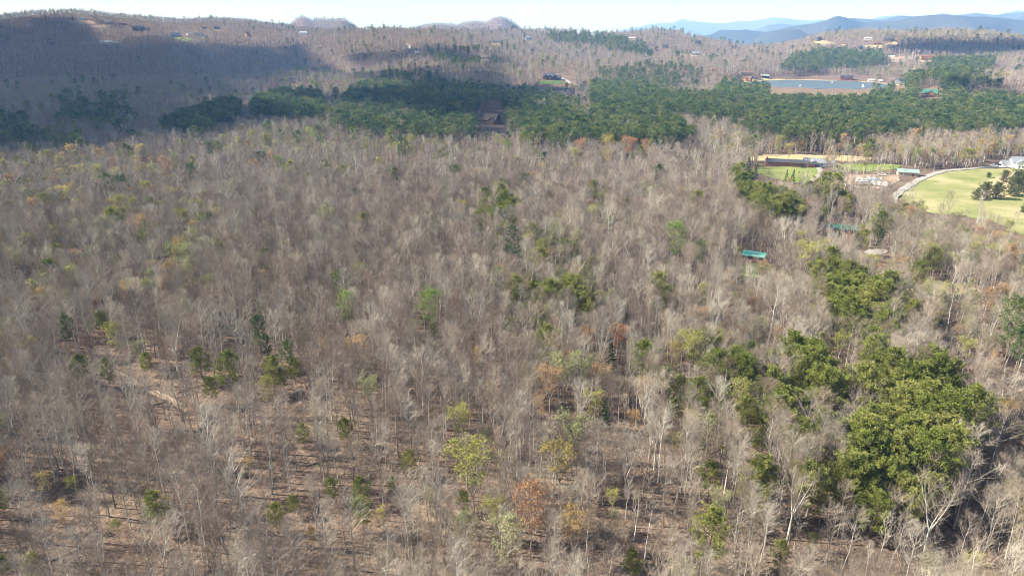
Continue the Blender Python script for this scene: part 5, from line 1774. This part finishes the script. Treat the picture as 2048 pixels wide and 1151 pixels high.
for i_ in np.nonzero(single)[0]:
    sp = SPN[S[i_]]
    kd = kind_of(sp)
    v = rs.randrange(nvar(kd, sp, int(LOD[i_])))
    dx, dy = X[i_] - LX, Y[i_] - LY
    dd = np.hypot(dx, dy) / (1 + .0 * dx)
    k_ = int(np.argmin(dd))
    # sideways and depth as seen from the camera
    u_, w_ = X[i_] / D[i_], Y[i_] / D[i_]
    dep = dx[k_] * u_ + dy[k_] * w_
    lat = dx[k_] * w_ - dy[k_] * u_
    an = math.degrees(math.atan2(dep, lat)) % 360
    rel = ['shade side of', 'behind and shadeward of', 'behind', 'behind and sunward of', 'sunward of', 'before and sunward of', 'in front of', 'before and shadeward of'][int(((an + 22.5) % 360) // 45)]
    if rel == 'shade side of':
        rel = 'on the shade side of'
    if kd == 'bare':
        ad = ADJ[FORMS[v]] + ' bare tree'
    elif kd == 'leaf':
        ad = LADJ[sp] + ' tree'
    else:
        ad = {'olive': 'olive green pine', 'dark': 'dark green pine'}.get(sp, 'evergreen')
    picks.append((ad, rel, k_, float(dd[k_]), i_, (kd, sp, v, int(LOD[i_]))))
picks.sort(key=lambda q_: (q_[0], q_[1], q_[2], q_[3]))
last, cnt = None, 0
for (ad, rel, k_, dd_, i_, key) in picks:
    cnt = cnt + 1 if (ad, rel, k_) == last else 0
    last = (ad, rel, k_)
    lab = (ORD[cnt] if cnt < len(ORD) else 'farther ') + ad + ' ' + rel + ' the ' + LS[k_]
    place_tree(float(X[i_]), float(Y[i_]), float(Z[i_]), float(H[i_]), key[1], key, float(RZ[i_]), lab)

def mass(name, label, sel, kinds):
    keys = [kk for kk in PROTO if kk[0] in kinds]
    kidx = {kk: q_ for q_, kk in enumerate(keys)}
    src = bpy.data.collections.new(name + '_source')
    for q_, kk in enumerate(keys):
        p = PROTO[kk]
        nT = len(p['T'].V)
        mats = [M[m_] for m_ in p['mt'] + p['mc']]
        me = mesh_from('tree_source', p['T'].V + p['C'].V, p['T'].F + [tuple(a_ + nT for a_ in f_) for f_ in p['C'].F], mats, p['T'].M + [a_ + len(p['mt']) for a_ in p['C'].M])
        src.objects.link(bpy.data.objects.new('tree_source_%03d' % q_, me))
    I = np.nonzero(sel)[0]
    r = np.random.default_rng(len(name))
    var = {}
    idx = np.zeros(len(I), np.int32)
    sc = np.zeros(len(I), np.float32)
    for s_ in np.unique(S[I]):
        for l_ in np.unique(LOD[I]):
            m = np.nonzero((S[I] == s_) & (LOD[I] == l_))[0]
            if not len(m):
                continue
            sp = SPN[s_]; kd = kind_of(sp)
            lod = min(int(l_), 1) if kd == 'sap' else int(l_)
            nv = nvar(kd, sp, lod)
            vv = r.integers(0, nv, len(m))
            lut = np.array([kidx[(kd, sp, a_, lod)] for a_ in range(nv)])
            idx[m] = lut[vv]
            sc[m] = H[I][m] / PROTO[(kd, sp, 0, lod)]['h']
    me = bpy.data.meshes.new(name)
    me.vertices.add(len(I))
    me.vertices.foreach_set('co', np.stack([X[I], Y[I], Z[I]], -1).astype(np.float32).ravel())
    me.attributes.new('idx', 'INT', 'POINT').data.foreach_set('value', idx)
    me.attributes.new('sc', 'FLOAT', 'POINT').data.foreach_set('value', sc)
    me.attributes.new('rz', 'FLOAT', 'POINT').data.foreach_set('value', RZ[I].astype(np.float32))
    o = link(bpy.data.objects.new(name, me))
    tag(o, label, None, None, 'stuff')
    g = bpy.data.node_groups.new(name + '_planting', 'GeometryNodeTree')
    g.interface.new_socket('Geometry', in_out='INPUT', socket_type='NodeSocketGeometry')
    g.interface.new_socket('Geometry', in_out='OUTPUT', socket_type='NodeSocketGeometry')
    gi, go = g.nodes.new('NodeGroupInput'), g.nodes.new('NodeGroupOutput')
    ip = g.nodes.new('GeometryNodeInstanceOnPoints')
    ci = g.nodes.new('GeometryNodeCollectionInfo')
    ci.inputs['Collection'].default_value = src
    ci.inputs['Separate Children'].default_value = True
    ci.inputs['Reset Children'].default_value = True
    ip.inputs['Pick Instance'].default_value = True
    def attr(nm, ty):
        a_ = g.nodes.new('GeometryNodeInputNamedAttribute')
        a_.data_type = ty
        a_.inputs['Name'].default_value = nm
        return [s_ for s_ in a_.outputs if s_.enabled and s_.name == 'Attribute'][0]
    cx = g.nodes.new('ShaderNodeCombineXYZ')
    g.links.new(attr('rz', 'FLOAT'), cx.inputs['Z'])
    cs = g.nodes.new('ShaderNodeCombineXYZ')
    sa = attr('sc', 'FLOAT')
    for q_ in 'XYZ':
        g.links.new(sa, cs.inputs[q_])
    g.links.new(gi.outputs[0], ip.inputs['Points'])
    g.links.new(ci.outputs[0], ip.inputs['Instance'])
    g.links.new(attr('idx', 'INT'), ip.inputs['Instance Index'])
    g.links.new(cx.outputs[0], ip.inputs['Rotation'])
    g.links.new(cs.outputs[0], ip.inputs['Scale'])
    g.links.new(ip.outputs[0], go.inputs[0])
    md = o.modifiers.new('planting', 'NODES')
    md.node_group = g
    return o
mass('bare_trees', 'leafless grey brown woods covering the hills', ~single & (KIND == 'bare'), ('bare',))
mass('saplings', 'thin leafless undergrowth below the taller trees', ~single & (KIND == 'sap'), ('sap',))
mass('pine_trees', 'dark green pine woods on the slopes', ~single & (KIND == 'pine'), ('pine',))
mass('leafing_trees', 'pale green and yellow budding trees scattered through the woods', ~single & (KIND == 'leaf'), ('leaf',))

# fallen trunks on the forest floor
T_ = TB()
rr = random.Random(9)
for q in range(520):
    a, d = R(rr.uniform(-42, 42)), 70 + 330 * math.sqrt(rr.random())
    x, y = d * math.sin(a), d * math.cos(a)
    if any(in_poly([x], [y], P_)[0] for P_ in CLEAR):
        continue
    L, th = rr.uniform(4, 13), rr.uniform(0, 3.14)
    pts = []
    for kx in range(4):
        xx, yy = x + math.cos(th) * L * (kx / 3 - .5), y + math.sin(th) * L * (kx / 3 - .5)
        pts.append(np.array([xx, yy, float(z_at(xx, yy)) + .18 + kx * rr.uniform(0, .12)]))
    r0 = rr.uniform(.10, .22)
    T_.tube(pts, [r0, r0 * .8, r0 * .55, r0 * .3], 5, 0, tip=False)
tag(link(bpy.data.objects.new('fallen_logs', T_.mesh('fallen_logs', [M['bark']]))), 'grey fallen trunks lying on the leaf litter', None, None, 'stuff')
